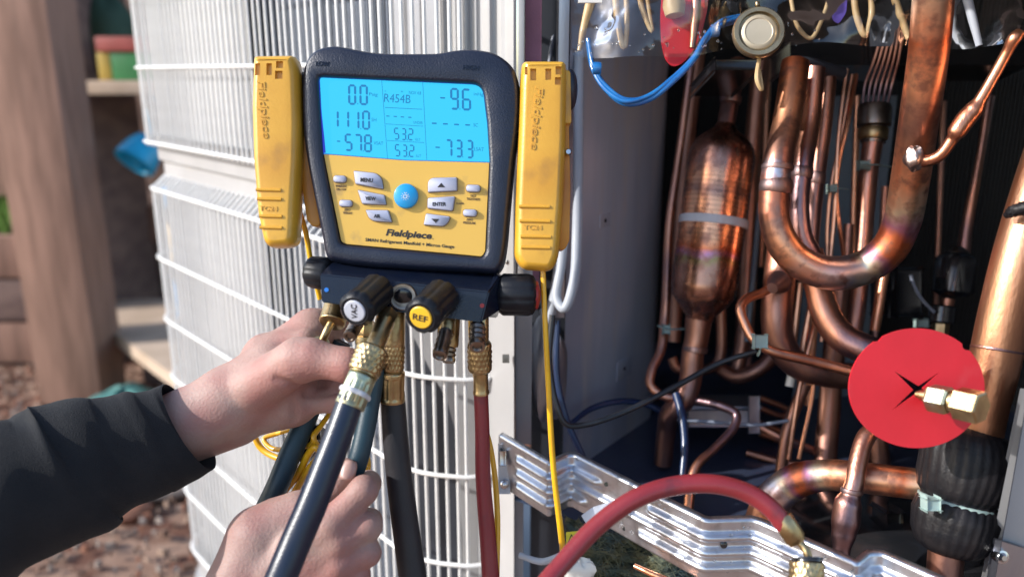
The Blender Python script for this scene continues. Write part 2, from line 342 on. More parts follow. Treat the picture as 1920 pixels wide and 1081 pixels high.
def text(name, s, px, py, w, h, rot, mat, parent, z=.0003, shear=0, bold=0, mapf=ml, ext=.0002, space=1.):
    cu = bpy.data.curves.new(name, 'FONT'); cu.body = s; cu.size = 1; cu.shear = shear; cu.offset = bold; cu.space_character = space; cu.resolution_u = 3
    to = bpy.data.objects.new(name, cu); C.objects.link(to); dg = bpy.context.evaluated_depsgraph_get(); dg.update()
    me = bpy.data.meshes.new_from_object(to.evaluated_get(dg)); bpy.data.objects.remove(to)
    X = [v.co.x for v in me.vertices]; Y = [v.co.y for v in me.vertices]; sx = w/(max(X)-min(X)); sy = h/(max(Y)-min(Y)) if h else sx
    cx, cy = (max(X)+min(X))/2, (max(Y)+min(Y))/2; c, sn = math.cos(R(rot)), math.sin(R(rot)); n = len(me.vertices); vs = []
    for zz in (z, z+ext):
        for v in me.vertices:
            x = (v.co.x-cx)*sx; y = (v.co.y-cy)*sy; vs.append(mapf(px+x*c+y*sn, py+x*sn-y*c, zz))
    fs = [tuple(p.vertices) for p in me.polygons]; f2 = [tuple(i+n for i in f) for f in fs]
    edge = {}
    for f in fs:
        for i in range(len(f)):
            e = (f[i], f[(i+1) % len(f)]); edge[e] = 1
    side = [(a, b, b+n, a+n) for a, b in edge if (b, a) not in edge]
    return ob(name, (vs, fs+f2+side), mat, parent, smooth=False)

# ================================================================ SETTING
def sheet(pts): return [Vector(p) for p in pts], [tuple(range(len(pts)))]
N = 90; gv = []; gf = []
def gx(k): u = k/N*2-1; return math.copysign(abs(u)**2.2*60, u)
for i in range(N+1):
    for j in range(N+1):
        x, y = gx(i)-.8, gx(j)+1.6
        gv.append((x, y, .006*math.sin(x*9)*math.cos(y*7)+.004*math.sin(x*31+y*23)))
for i in range(N):
    for j in range(N): gf.append((i*(N+1)+j, i*(N+1)+j+1, (i+1)*(N+1)+j+1, (i+1)*(N+1)+j))
struct('ground', (gv, gf), m_mulch)
# loose chips on the ground
cv, cf = [], []
mats_ch = []
for k in range(4500):
    x = random.uniform(-1.7, .1); y = random.uniform(.75, 2.6); s = random.uniform(.003, .011); a = random.uniform(0, 6.3); i = len(cv); hgt = random.uniform(.004, .014)
    ca, sa = math.cos(a), math.sin(a); z = .008+random.uniform(0, .006); w = s*random.uniform(.3, .7)
    for (u, v, zz) in ((-1, -1, 0), (1, -.8, 0), (1.1, 1, 0), (-.9, .9, 0), (-.7, -.7, 1), (.8, -.5, 1), (.7, .6, 1), (-.6, .7, 1)):
        cv.append((x+u*s*ca-v*w*sa, y+u*s*sa+v*w*ca, z+zz*hgt))
    for q in ((0, 1, 2, 3), (4, 5, 6, 7), (0, 1, 5, 4), (1, 2, 6, 5), (2, 3, 7, 6), (3, 0, 4, 7)): cf.append(tuple(i+e for e in q)); mats_ch.append(k % 4 if k % 5 else 1)
chips = ob('bark_mulch', (cv, cf), m_chip[0], smooth=False); chips['kind'] = 'stuff'
for m in m_chip[1:]: chips.data.materials.append(m)
for p, k in zip(chips.data.polygons, mats_ch): p.material_index = k
tag(chips, 'loose bark chips and small stones strewn over the bare brown ground', 'mulch')

# ---- wooden post and raised shelves far behind
def prism(o2, z0, z1):
    n = len(o2); vs = [Vector((p[0], p[1], z0)) for p in o2]+[Vector((p[0], p[1], z1)) for p in o2]
    return vs, [tuple(range(n)), tuple(range(n, 2*n))]+[(i, (i+1) % n, n+(i+1) % n, n+i) for i in range(n)]
def wbox(x0, x1, y0, y1, z0, z1, bev=.004): return box(((x0+x1)/2, (y0+y1)/2, (z0+z1)/2), ((x1-x0)/2, 0, 0), (0, (y1-y0)/2, 0), (0, 0, (z1-z0)/2), bev)
def X(px, Y): return (px-960)/1560*Y
YP = 1.95
tag(ob('timber_post', wbox(X(-26, YP), X(104, YP), YP, YP+.14, -.02, 1.5), m_post_w), 'thick brown timber post standing at the far left edge', 'post')
tag(ob('thin_garden_stake', wbox(X(108, 2.05), X(122, 2.05), 2.05, 2.08, -.02, 1.5), M('mossy_timber', (.17, .16, .09), .85, 0, (.26, .25, .17), 9)), 'thin mossy timber stake just right of the thick brown post', 'stake')
sh = thing('garden_shelf', 'dark timber garden shelf unit with two pale boards behind the wire grille', 'shelf', (X(200, 2.4), 2.5, 0))
zb = 1.45
for k in range(9):
    ob('back_plank', wbox(-1.75, -.45, 2.70+.004*(k % 3), 2.73+.004*(k % 3), zb-.165, zb-.006), m_plank_d, sh); zb -= .165
for (pl, Yf, Yb, px0, px1, py) in (('shelf_board', 2.2, 2.69, 125, 420, 152),):
    zt = GY(200, py, Yf).z
    ob(pl, wbox(X(px0, Yf), X(px1, Yf)+.1, Yf, Yb, zt-.035, zt), m_plank_l, sh)
zlo = GY(325, 703, 1.75).z; lowb = [tuple(GZ(x, y, zlo).xy) for x, y in ((172, 592), (172, 560), (330, 560), (420, 620), (420, 790), (325, 703))]
ob('shelf_board', prism(lowb, zlo-.035, zlo), m_plank_l, sh, smooth=False)
ob('side_upright', wbox(X(120, 2.3), X(132, 2.3), 2.3, 2.69, 0, 1.45), m_plank_d, sh)
ob('front_rail', wbox(-1.6, -.9, 2.66, 2.69, .30, .42), m_post_w, sh)
ob('lower_panel', wbox(X(150, 2.0), X(380, 2.0), 2.12, 2.15, 0, zlo-.04), m_plank_d, sh)
# low dark planter boards left of the post
pb = thing('planter_box', 'low dark timber planter box with grass on top, left of the post', 'planter', (-1.5, 2.3, 0))
for k in range(3): ob('side_board', wbox(-2.2, X(52, 2.25), 2.25, 2.29, .02+.13*k, .14+.13*k), m_plank_d if k % 2 else m_post_w, pb)
ob('end_board', wbox(X(52, 2.25)-.03, X(52, 2.25), 2.29, 2.7, .02, .40), m_plank_d, pb)
ob('back_board', wbox(-2.2, X(52, 2.25), 2.7, 2.73, .02, 1.1), m_post_w, pb)
gvv, gff = [], []
for k in range(1400):
    x = random.uniform(-2.1, X(50, 2.3)); y = random.uniform(2.3, 2.68); h = random.uniform(.04, .10); a = random.uniform(0, 6.28); i = len(gvv)
    gvv += [(x-.004*math.cos(a), y-.004*math.sin(a), .39), (x+.004*math.cos(a), y+.004*math.sin(a), .39), (x+random.uniform(-.03, .03), y+random.uniform(-.03, .03), .39+h)]; gff.append((i, i+1, i+2))
g = ob('grass', (gvv, gff), m_grass, smooth=False); tag(g, 'bright green grass growing along the top of the planter box', 'grass', kind='stuff')
def blob(c, rx, ry, rz, amp=.06, seed=0, n=24, m=14, fr=3):
    rs = random.Random(seed); ph = [rs.uniform(0, 6.28) for _ in range(6)]; vs, fs = [], []
    for i in range(m+1):
        th = math.pi*i/m
        for k in range(n):
            q = 2*math.pi*k/n; s = 1+amp*(math.sin(fr*q+ph[0]+2*th)+.6*math.sin(2*fr*q+ph[1]-3*th)+.5*math.sin(5*th+ph[2]))
            vs.append((c[0]+rx*s*math.sin(th)*math.cos(q), c[1]+ry*s*math.sin(th)*math.sin(q), c[2]+rz*s*math.cos(th)))
    for i in range(m):
        for k in range(n): j = (k+1) % n; fs.append((i*n+k, i*n+j, (i+1)*n+j, (i+1)*n+k))
    return vs, fs
def pot(name, c, r, h, mat, lab, cat):
    c = Vector(c); o = ob(name, lathe(c, c+Vector((0, 0, h)), [(0, r*.7), (.06, r*.75), (.85, r*.97), (.87, r*1.08), (1, r*1.08), (.99, r*.95), (.6, r*.85), (.6, .001)], 28), mat); return tag(o, lab, cat)
c = GY(22, 590, 2.35); pot('plant_pot', (c.x, c.y, c.z), .045, .07, m_pot, 'small white plant pot in the grass on the planter box', 'pot')
c = GY(5, 470, 2.2); pot('planter_bucket', (c.x, 2.45, c.z-.02), .05, .16, m_yelp, 'pale yellow bucket at the left edge above the planter box', 'bucket')
c = GY(2, 420, 2.2); tag(ob('garden_lantern', lathe((c.x, 2.45, c.z-.02), (c.x, 2.45, c.z+.13), [(0, .03), (.05, .05), (.6, .055), (.8, .03), (1, .006)], 20), m_pot), 'white garden lantern at the far left edge behind the post', 'lantern')
# things on the upper shelf
zt = GY(200, 152, 2.2).z
pk = thing('seed_packet_box', 'red, yellow and green seed packet box lying on the upper shelf board', 'box', (X(220, 2.3), 2.3, zt))
ob('yellow_end', wbox(X(188, 2.28), X(212, 2.28), 2.27, 2.38, zt+.001, zt+.075), m_yelp, pk)
ob('red_lid', wbox(X(190, 2.28), X(262, 2.28)+.08, 2.265, 2.385, zt+.077, zt+.115), m_redp, pk)
ob('green_front', wbox(X(213, 2.28), X(262, 2.28)+.08, 2.27, 2.38, zt+.001, zt+.075), m_greenp, pk)
tag(ob('watering_bag', blob((X(215, 2.5), 2.5, zt+.115), .085, .07, .13, .05, 4), m_dgreen), 'dark green cloth bag behind the seed packet box on the shelf', 'bag')
c = GY(266, 286, 2.15); tag(ob('hanging_scoop', merge(lathe(c+Vector((.02, .02, .035)), c+Vector((-.01, -.03, -.025)), [(0, .02), (.1, .034), (.4, .046), (.8, .053), (1, .055), (.97, .050), (.5, .04), (.5, .001)], 28), sweep([c+Vector((.02, .02, .03)), c+Vector((.02, .04, .12)), Vector((c.x+.02, c.y+.10, zt-.034))], .003, 8)), m_cyanp), 'bright cyan plastic scoop hanging beside the wire grille edge', 'scoop')
sk = thing('compost_sack', 'tall ochre and blue printed sack standing behind the grille edge', 'sack', (X(300, 2.0), 2.2, 0))
zs = GY(300, 640, 1.9).z
for (y0, y1, mt) in ((330, 402, m_sackb), (402, 512, m_sacky), (512, 610, m_sackb)):
    a = GY(300, y0, 1.95).z; b = GY(300, y1, 1.95).z; ob('sack_band', blob((X(315, 1.95), 1.97, (a+b)/2), .05, .07, (a-b)/2*1.12, .03, 3), mt, sk)
c = GZ(215, 735, .12); tag(ob('teal_cloth_bag', blob((c.x+.02, c.y, .04), .13, .12, .085, .07, 8), m_teal), 'crumpled teal cloth bag lying on the ground beyond the sleeve', 'bag')
c = GZ(290, 920, .02); tag(ob('flat_stone', blob((c.x-.02, c.y+.06, .02), .16, .09, .03, .05, 12), m_chip[3]), 'flat pale grey stone on the mulch beside the wire grille', 'stone')
c = GZ(240, 985, 0); tag(ob('rust_brick', blob((c.x-.05, c.y+.04, .015), .075, .05, .03, .1, 2), m_chip[2]), 'rust red broken brick lying in the brown mulch', 'brick')
c = GZ(60, 1010, 0)
tag(ob('terracotta_shard', blob((c.x, c.y+.05, .01), .09, .04, .02, .1, 22), m_chip[2]), 'orange terracotta shard on the mulch under the dark sleeve', 'shard')

# ================================================================ OUTDOOR UNIT (cabinet, grille, coil)
ZT = 1.0                              # top of the unit, above the frame
HB = [Vector((-.040, .645))]; hd = []
def heading(s):
    if s < .02: a = 10
    elif s < .075: a = 10+38.3*(s-.02)/.055
    elif s < .655: a = 48.3
    elif s < .74: a = 48.3+90*(s-.655)/.085
    else: a = 138.3
    return R(a)
def path_at(off=0., ds=.002, smax=.88):
    p = Vector((-.040, .645)); out = []; s = 0
    while s <= smax:
        h = heading(s); t = Vector((-math.cos(h), math.sin(h))); nin = Vector((t.y, -t.x)); nin = Vector((math.sin(h), math.cos(h)))
        out.append((s, p+nin*off, nin)); p = p+t*ds; s += ds
    return out
PA = path_at()
def at_s(s, off=0.):
    k = min(int(s/.002), len(PA)-1); return PA[k][1]+PA[k][2]*off
def level(py): c = at_s(.63); r = ray(960+c.x/c.y*1500, py); return GY(960+c.x/c.y*1500, py, c.y).z
unit = thing('outdoor_unit', 'white outdoor heat pump unit with wire grille and its front panel removed', 'heat pump', (.1, .9, .0))
ZU0, ZL1 = level(275), level(335); ZB = level(1060); ZL0 = level(358)
def wire_v(z0, z1, r=.0016):
    return sweep([Vector((0, 0, z0)), Vector((0, 0, z1))], r, 8, sub=1)
s = .0; idx = 0; proto_u = proto_l = None
tilt = []
while s < .78:
    p = at_s(s)
    for up in (1, 0):
        if up and s < .045 and False: continue
        z0, z1 = (ZU0, ZT) if up else (ZB, ZL0)
        loc = Vector((p.x, p.y, (z0+z1)/2))
        if up:
            if proto_u is None: proto_u = ob('vertical_wire', ([v+Vector((p.x, p.y, 0)) for v in wire_v(z0, z1)[0]], wire_v(z0, z1)[1]), m_wire, unit)
            else: copy_to(proto_u, loc, unit)
        else:
            if proto_l is None:
                n = PA[0][2]; g = sweep([Vector((0, 0, ZB)), Vector((0, 0, ZL0-.004)), Vector((0, 0, ZL0))], .0016, 8, sub=1)
                proto_l = ob('vertical_wire', ([v+Vector((p.x, p.y, 0)) for v in g[0]], g[1]), m_wire, unit)
            else: copy_to(proto_l, loc, unit)
            # slanting wire end between the two sections
    s += .0098 if s < .05 else .0135; idx += 1
# short wires leaning back at the top of the lower section, one joined part
vs, fs = [], []
s = .0
while s < .78:
    p = at_s(s, 0); q = at_s(s, .022); g = sweep([Vector((p.x, p.y, ZL0)), Vector((q.x, q.y, ZL1+.004))], .0016, 6, sub=1); k = len(vs); vs += g[0]; fs += [tuple(i+k for i in f) for f in g[1]]; s += .0135
o = ob('slanting_wire_row', (vs, fs), m_wire, unit)
def hwire(z, off, r, s0=0., s1=.80, tail=False):
    P = [Vector((at_s(a, off).x, at_s(a, off).y, z)) for a in np.linspace(s0, s1, 60)]
    if tail: P = [Vector((P[0].x+.022, P[0].y+.004, z))]+P
    return sweep(P, r, 8, sub=1)
for py in (-14, 127, 268): ob('horizontal_wire', hwire(level(py), -.0032, .0021), m_wire, unit)
ob('horizontal_wire', hwire(ZL0, -.001, .0024), m_wire, unit); ob('horizontal_wire', hwire(ZL1+.004, .022, .0022), m_wire, unit)
for py in (490, 608, 718, 828, 935, 1045): ob('horizontal_wire', hwire(level(py), -.0032, .0021, tail=True), m_wire, unit)
def strip(off, z0, z1, s0=0., s1=.87, th=None):
    A = [at_s(a, off) for a in np.linspace(s0, s1, 120)]; n = len(A); vs = []; fs = []; uv = []
    L = [0]
    for i in range(1, n): L.append(L[-1]+(A[i]-A[i-1]).length)
    for z in (z0, z1): vs += [Vector((a.x, a.y, z)) for a in A]
    for i in range(n-1): fs.append((i, i+1, n+i+1, n+i)); uv.append([(L[i], 0), (L[i+1], 0), (L[i+1], 1), (L[i], 1)])
    return vs, fs, uv
ob('coil_fins', strip(.050, .08, ZT-.02, .10, .87), m_coil, unit)
ob('brightening_liner', strip(.018, .08, ZU0-.02, .36, .87), m_white, unit)  # white sheets added behind the wires to brighten the grille's left part
ob('brightening_liner', strip(.018, ZU0+.012, ZT-.02, .36, .87), m_white, unit)
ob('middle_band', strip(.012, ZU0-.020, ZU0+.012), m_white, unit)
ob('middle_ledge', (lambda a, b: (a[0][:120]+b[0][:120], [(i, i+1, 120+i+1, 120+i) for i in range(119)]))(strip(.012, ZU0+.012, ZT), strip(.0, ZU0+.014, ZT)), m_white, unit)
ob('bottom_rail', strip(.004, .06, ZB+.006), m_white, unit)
# unit lid and base, plan outline
plan = [(.0055, .622), (.30, .417), (.56, .80), (.30, 1.25), (-.10, 1.45)]
gp = [tuple(at_s(a, -.004)) for a in np.linspace(.85, 0, 40)]
outl = plan + gp
def prism(o2, z0, z1):
    n = len(o2); vs = [Vector((p[0], p[1], z0)) for p in o2]+[Vector((p[0], p[1], z1)) for p in o2]
    return vs, [tuple(range(n)), tuple(range(n, 2*n))]+[(i, (i+1) % n, n+(i+1) % n, n+i) for i in range(n)]
ob('lid', prism(outl, ZT, ZT+.03), m_white, unit, smooth=False)  # unseen above the frame, added to keep the compartment shaded
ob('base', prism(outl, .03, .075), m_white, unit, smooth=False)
tag(ob('concrete_slab', prism([(p[0], p[1]) for p in outl], -.03, .029), M('concrete', (.34, .32, .30), .9, 0, (.28, .26, .25), 15, .5, 80)), 'grey concrete slab under the white outdoor unit', 'slab')
# ribbed white column between grille and open compartment
def vplan(pts, z0, z1):
    n = len(pts); vs = [Vector((p[0], p[1], z0)) for p in pts]+[Vector((p[0], p[1], z1)) for p in pts]
    return vs, [(i, i+1, n+i+1, n+i) for i in range(n-1)]
def PXY(px, Y): return Vector((X(px, Y), Y))
def zat(px, py, Y): return GY(px, py, Y).z
cp = []
for k in range(60):
    u = k/59; p = PXY(822, .672).lerp(PXY(968, .63), u); a = .0028*(1 if math.sin(u*2*math.pi*3.4+.8) > 0 else -1)*min(1, abs(math.sin(u*2*math.pi*3.4+.8))*2.2); cp.append((p.x, p.y-a))
zc = zat(900, 560, .65)
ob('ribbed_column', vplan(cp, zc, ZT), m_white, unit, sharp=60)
p0, p1 = PXY(893, .655), PXY(964, .622)
ob('front_column', vplan([(p0.x-.0, p0.y+.02), tuple(p0), (p0.x+.004, p0.y-.002), tuple(p1), (p1.x+.001, p1.y+.03)], .075, zc+.02), m_white, unit, sharp=20)
# inner white plate with its diagonal cut edge
ypl = .685
pl = [(742, 560), (905, 560), (905, 1200), (868, 1200), (866, 1000), (858, 860), (852, 800), (838, 750), (805, 690), (775, 630)]
pl3 = [GY(x, y, ypl) for x, y in pl]
ob('cut_plate', merge(sheet(pl3), sheet([v+Vector((0, .002, 0)) for v in pl3])), m_white, unit, smooth=False)
ob('shade_liner', vplan([tuple(PXY(745, .71)), tuple(PXY(900, .70))], .08, zc+.05), m_dark, unit)  # dark sheet standing in for the shade of the opening behind the wires
ob('upper_liner', vplan([tuple(PXY(735, .735)), tuple(PXY(850, .70))], zc+.05, ZT), m_post, unit)
# edges right of the column
def vbar(px0, px1, Y, th, z0, z1, bev=.0008): a, b = X(px0, Y), X(px1, Y); return wbox(a, b, Y, Y+th, z0, z1, bev)
zk = zat(980, 825, .64)
ob('column_edge', vbar(972, 983, .628, .02, zc+.0, ZT), m_white, unit)
ob('corner_post', vbar(967, 1001, .632, .03, zk, zc+.06), m_post, unit)
ob('lower_post', vbar(959, 985, .63, .03, .075, zat(970, 925, .63)), m_post, unit)
ob('lower_front_panel', merge(vplan([tuple(PXY(884, .66)), tuple(PXY(944, .634)), tuple(PXY(956, .640))], .075, zat(950, 928, .63)), sheet([Vector((*PXY(884, .66), zat(950, 928, .63))), Vector((*PXY(944, .634), zat(950, 928, .63))), Vector((*PXY(956, .64), zat(950, 928, .63))), Vector((*PXY(890, .68), zat(950, 928, .63)))])), m_white, unit, smooth=False)
ob('foam_strip', vbar(984, 1015, .64, .03, zc, ZT), m_maroon, unit)
ob('gap_shade_sheet', vbar(1000, 1080, .70, .01, .3, ZT), m_dark, unit)  # shade of the open gap, put in as a dark sheet
ob('channel', vbar(1046, 1066, .66, .03, zc-.02, ZT), m_galv, unit)
for (x, y) in ((946, 908), (955, 490)):
    a = T(x, y, .66-.01); ob('panel_screw', lathe(a+FW*.004, a-FW*.0025, [(0, .0034), (.6, .0036), (.85, .003), (1, .0012)], 16), m_steel, unit)
ob('panel_slot', pbox(942, 664, 955, 680, T(948, 672, 0).y*0+.655, .003), m_steel_d, unit)
# compartment shell
zf = T(1243, 868, .76).z
ob('divider_sheet', vplan([(.046, .665), (.050, .672), (.060, .681), (.140, .785), (.147, .795), (.152, .81), (.158, .86), (.170, .95)], zf, ZT), m_divider, unit)
None and ob('divider_lip', vplan([tuple(PXY(1066, .66)), tuple(PXY(1100, .662))], zf, zat(1080, 640, .66)), m_divider, unit)
ob('base_pan', sheet([(.0, .625, zf), (.29, .425, zf), (.55, .8, zf), (.36, 1.22, zf), (.1, 1.2, zf), (.04, .70, zf)]), m_pan, unit)
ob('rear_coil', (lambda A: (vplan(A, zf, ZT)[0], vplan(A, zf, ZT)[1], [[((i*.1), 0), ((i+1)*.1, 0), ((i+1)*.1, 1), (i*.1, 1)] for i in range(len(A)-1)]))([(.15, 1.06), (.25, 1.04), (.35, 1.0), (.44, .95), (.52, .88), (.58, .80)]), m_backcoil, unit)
ob('blue_grey_liner', vplan([(X(1545, .84), .84), (X(1688, .86), .86)], zf, zat(1600, 180, .84)), m_blue_sheet, unit)
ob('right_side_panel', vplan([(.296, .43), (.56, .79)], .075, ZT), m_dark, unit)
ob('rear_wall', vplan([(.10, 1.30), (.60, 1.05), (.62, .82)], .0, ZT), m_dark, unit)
ob('upper_ledge', merge(pbox(1340, 112, 1425, 133, .62, .08, .002), pbox(1480, 78, 1925, 124, .72, .05, .002)), m_black, unit)
ob('wide_ledge', pbox(1338, 116, 1412, 130, .64, .03, .003), m_cap, unit)
# right front flange with screw
fl = [GY(x, y, .445) for x, y in ((1918, 735), (1990, 735), (1990, 1130), (1836, 1130), (1862, 1005))]
ob('right_flange', merge(sheet(fl), sheet([v+Vector((.002, .006, 0)) for v in fl])), m_white, unit, smooth=False)
fl2 = [GY(x, y, .440) for x, y in ((1866, 1010), (1930, 1030), (1930, 1130), (1846, 1130))]
ob('corner_bracket', merge(sheet(fl2), sheet([v+Vector((.0, .002, 0)) for v in fl2])), m_galv, unit, smooth=False)
a = GY(1878, 1043, .437); ob('panel_screw', lathe(a+FW*.004, a-FW*.003, [(0, .0045), (.4, .0046), (.7, .0042), (.72, .003), (.9, .002), (1, .0016)], 20), m_steel, unit)
# small stamped marks on the divider
DPL = [(.060, .681), (.140, .785)]
for (x, y, s_) in ((1134, 413, .006), (1170, 690, .010)):
    for i in range(len(DPL)-1):
        a, b = Vector(DPL[i]), Vector(DPL[i+1]); r = ray(x, y); k = r.x/r.y; e = b-a; t = (k*a.y-a.x)/(e.x-k*e.y)
        if 0 <= t < 1:
            p = a+e*t; e.normalize(); n_ = Vector((e.y, -e.x)); hit = CAM+r*(p.y/r.y)
            pl_ = ob('stamped_plate', box(hit, Vector((e.x, e.y, 0))*s_*1.4, Vector((0, 0, s_)), Vector((n_.x, n_.y, 0))*.0006, .0003), m_divider, unit)
            hv = hit+Vector((n_.x, n_.y, 0))*.0004; ob('hole', lathe(hv, hv+Vector((n_.x, n_.y, 0))*.0006, [(0, .002), (1, .0018)], 12), m_black, pl_)

# ---- corrugated zinc bracket
zbk = T(959, 826, .625).z; H = .0445
top = [(935, 812), (959, 826), (1028, 866), (1034, 866), (1066, 851), (1077, 851), (1208, 917), (1319, 971), (1330, 973), (1410, 971), (1424, 975), (1500, 1008), (1605, 1054), (1612, 1054), (1634, 1036), (1653, 1035), (1754, 1080), (1900, 1146)]
P2 = [GZ(x, y, zbk).xy for x, y in top]
def densify(P, st=.0022):
    out = [(P[0], 0)]
    for i in range(1, len(P)):
        n = max(1, int((P[i]-P[i-1]).length/st))
        for k in range(1, n+1): out.append((P[i-1].lerp(P[i], k/n), i-1))
    return out
DP = densify(P2); vs, fs = [], []; rows = 44
Ls = [0]
for i in range(1, len(DP)): Ls.append(Ls[-1]+(DP[i][0]-DP[i-1][0]).length)
segL = {}
for i, (p, sg) in enumerate(DP): segL.setdefault(sg, []).append(Ls[i])
for i, (p, sg) in enumerate(DP):
    t = (DP[min(i+3, len(DP)-1)][0]-DP[max(i-3, 0)][0]).normalized(); nr = Vector((t.y, -t.x))
    if nr.y > 0: nr = -nr
    ribs = [(.28, 1), (.53, 1), (.78, 1)]
    a0, a1 = min(segL[sg]), max(segL[sg]); 
    ends = 1.
    if sg in (1, 5, 6, 10, 11):                               # long flats: ribs stop short of some ends
        pass
    for k in range(rows+1):
        v = k/rows; z = zbk-H*v; b = 0
        for q, (c_, s_) in enumerate(ribs):
            e = 1.
            if Ls[i] < Ls[[j for j, d in enumerate(DP) if d[1] >= 1][0]]+.012: e = max(0, min(1, (Ls[i]-Ls[[j for j, d in enumerate(DP) if d[1] >= 1][0]]-.004)/.005))
            if sg == 5:
                f_ = (Ls[i]-a0)/(a1-a0)
                if q == 0: e *= max(0, min(1, (.42-f_)*14))
                if q == 2: e *= max(0, min(1, (.20-f_)*14)) if f_ < .5 else max(0, min(1, (f_-.94)*16))
            if sg == 6:
                f_ = (Ls[i]-a0)/(a1-a0)
                if q == 0: e *= max(0, min(1, (f_-.02)*12))
            if sg in (9,) and q == 1:
                f_ = (Ls[i]-a0)/(a1-a0); e *= max(0, min(1, abs(f_-.45)*9-1.8))
            b += .0042*e*math.exp(-((v-c_)/.062)**4)
        lip = .002*max(0, (.05-v)/.05)**2
        vs.append(Vector((p.x+nr.x*(b-lip*2), p.y+nr.y*(b-lip*2), z)))
n = rows+1
for i in range(len(DP)-1):
    for k in range(rows): fs.append((i*n+k, (i+1)*n+k, (i+1)*n+k+1, i*n+k+1))
br = thing('corrugated_bracket', 'shiny zinc cross bracket with pressed ribs spanning the open compartment', 'bracket', Vector((P2[3].x, P2[3].y, zbk-H)))
o = ob('strip', (vs, fs), m_bracket, br, sharp=60); bake(o, [('SOLIDIFY', dict(thickness=.0012, offset=-1))])
def on_bracket(px, py, lift=.0):
    best = min(range(len(DP)-1), key=lambda i: abs(960+DP[i][0].x/((DP[i][0].y)*math.cos(PITCH)+(CAM.z-zbk)*math.sin(PITCH))*F-px))
    p = DP[best][0]; r = ray(px, py); Y = p.y-lift; return CAM+r*(Y/r.y)
for (x, y, r_) in ((1137, 907, .0016), (1171, 990, .0016), (1357, 1020, .0024)):
    a = on_bracket(x, y, .0007); ob('hole', lathe(a+FW*.001, a-FW*.0006, [(0, r_), (.9, r_), (1, r_*.9)], 14), m_black, br)
dr_ = []
for k in range(90):
    px = rs.uniform(1160, 1660); i_ = min(range(len(P2)-1), key=lambda i: abs((top[i][0]+top[i+1][0])/2-px)); py = np.interp(px, [t_[0] for t_ in top], [t_[1] for t_ in top])+rs.uniform(8, 100); r_ = rs.uniform(.0006, .0014); dr_.append(blob(on_bracket(px, py, .0028), r_, r_*.6, r_, 0, 1, 8, 5))
o = ob('water_droplets', merge(*dr_), m_drop, br); o['kind'] = 'stuff'
tb = pbox(934, 832, 957, 925, .636, .0015, .0004); ob('end_tab', tb, m_galv, br)
ob('tab_slot', pbox(938, 840, 944, 862, .634, .001), m_black, br); ob('tab_hook', pbox(937, 845, 949, 872, .631, .002, .0006), m_steel, br)
a = T(946, 908, .633); ob('screw', lathe(a+FW*.002, a-FW*.002, [(0, .0036), (.5, .0036), (.8, .0028), (1, .001)], 16), m_steel, br)

# ================================================================ COPPER WORK IN THE COMPARTMENT
def collar(px, py, d, r, ang_h, mat, parent, h=10, tilt=0):
    """brazed collar round a pipe; ang_h = direction in photo degrees"""
    a = R(ang_h); dx, dy = math.cos(a)*h, -math.sin(a)*h
    return ob('brazed_collar', lathe(T(px-dx, py-dy, d), T(px+dx, py+dy, d), [(0, r*.97/F*d), (.1, r*1.08/F*d), (.5, r*1.13/F*d), (.9, r*1.08/F*d), (1, r*.97/F*d)], 22), mat, parent)
# muffler / accumulator tank
ac = thing('copper_muffler', 'fat copper muffler cylinder with narrow necks and a white tie round it', 'muffler', T(1300, 860, .74))
DA = .715
A_, B_ = T(1381, 128, DA+.02), T(1300, 700, DA)
pA, pB = T(1356, 262, DA), T(1316, 590, DA)
def rp(px): return px/F*DA
ob('tank', lathe(T(1361, 232, DA), T(1311, 600, DA), [(0, rp(17)), (.03, rp(23)), (.06, rp(38)), (.09, rp(50)), (.12, rp(57)), (.155, rp(61)), (.20, rp(62)), (.5, rp(61.5)), (.82, rp(61)), (.875, rp(58.5)), (.91, rp(50)), (.95, rp(37)), (.98, rp(27)), (1, rp(25))], 48), m_accu, ac)
ob('upper_neck', pipe([(1384, 120, DA+.02, 19), (1371, 180, DA+.005, 17), (1361, 236, DA, 17)]), CU[2], ac)
collar(1370, 186, DA, 18, 80, CU[3], ac, 8)
ob('lower_neck', pipe([(1311, 590, DA, 25), (1305, 640, DA, 22), (1300, 655, DA, 20.5), (1294, 715, DA, 21), (1283, 748, DA, 21), (1256, 775, DA+.01, 19), (1250, 800, DA+.02, 18), (1243, 868, DA+.03, 17)]), CU[2], ac)
collar(1303, 655, DA, 21, 84, CU[3], ac, 6)
tz = lathe(T(1338.5, 408, DA), T(1336.5, 424, DA), [(0, rp(62.4)), (.1, rp(63.8)), (.9, rp(63.8)), (1, rp(62.4))], 48)
ob('tie_band', tz, m_tie_w, ac)
# thin riser left of it
tag(ob('thin_riser_pipe', pipe([(1300, 90, .76, 7.5), (1272, 300, .76, 7.5), (1255, 420, .755, 8), (1249, 560, .75, 9), (1246, 600, .75, 9.5), (1240, 655, .74, 9), (1222, 695, .73, 9), (1220, 722, .725, 9), (1245, 742, .72, 9), (1290, 748, .715, 8.5), (1350, 760, .70, 8.5), (1380, 776, .695, 8.5), (1376, 800, .69, 8.5), (1340, 840, .68, 8.5), (1307, 872, .67, 9), (1297, 900, .665, 10), (1290, 960, .66, 10)]), CU[1]), 'thin copper riser along the grey sheet that jogs sideways at its foot', 'pipe')
tag(ob('dark_vertical_tube', pipe([(1312, 60, .80, 15), (1285, 300, .80, 15), (1262, 640, .80, 14)]), CU[2]), 'dark vertical copper tube just left of the muffler cylinder', 'pipe')
tag(ob('dark_vertical_tube', pipe([(1432, 60, .80, 16), (1410, 300, .80, 16), (1392, 640, .80, 15), (1380, 700, .80, 14)]), CU[2]), 'dark vertical copper tube just right of the muffler cylinder', 'pipe')
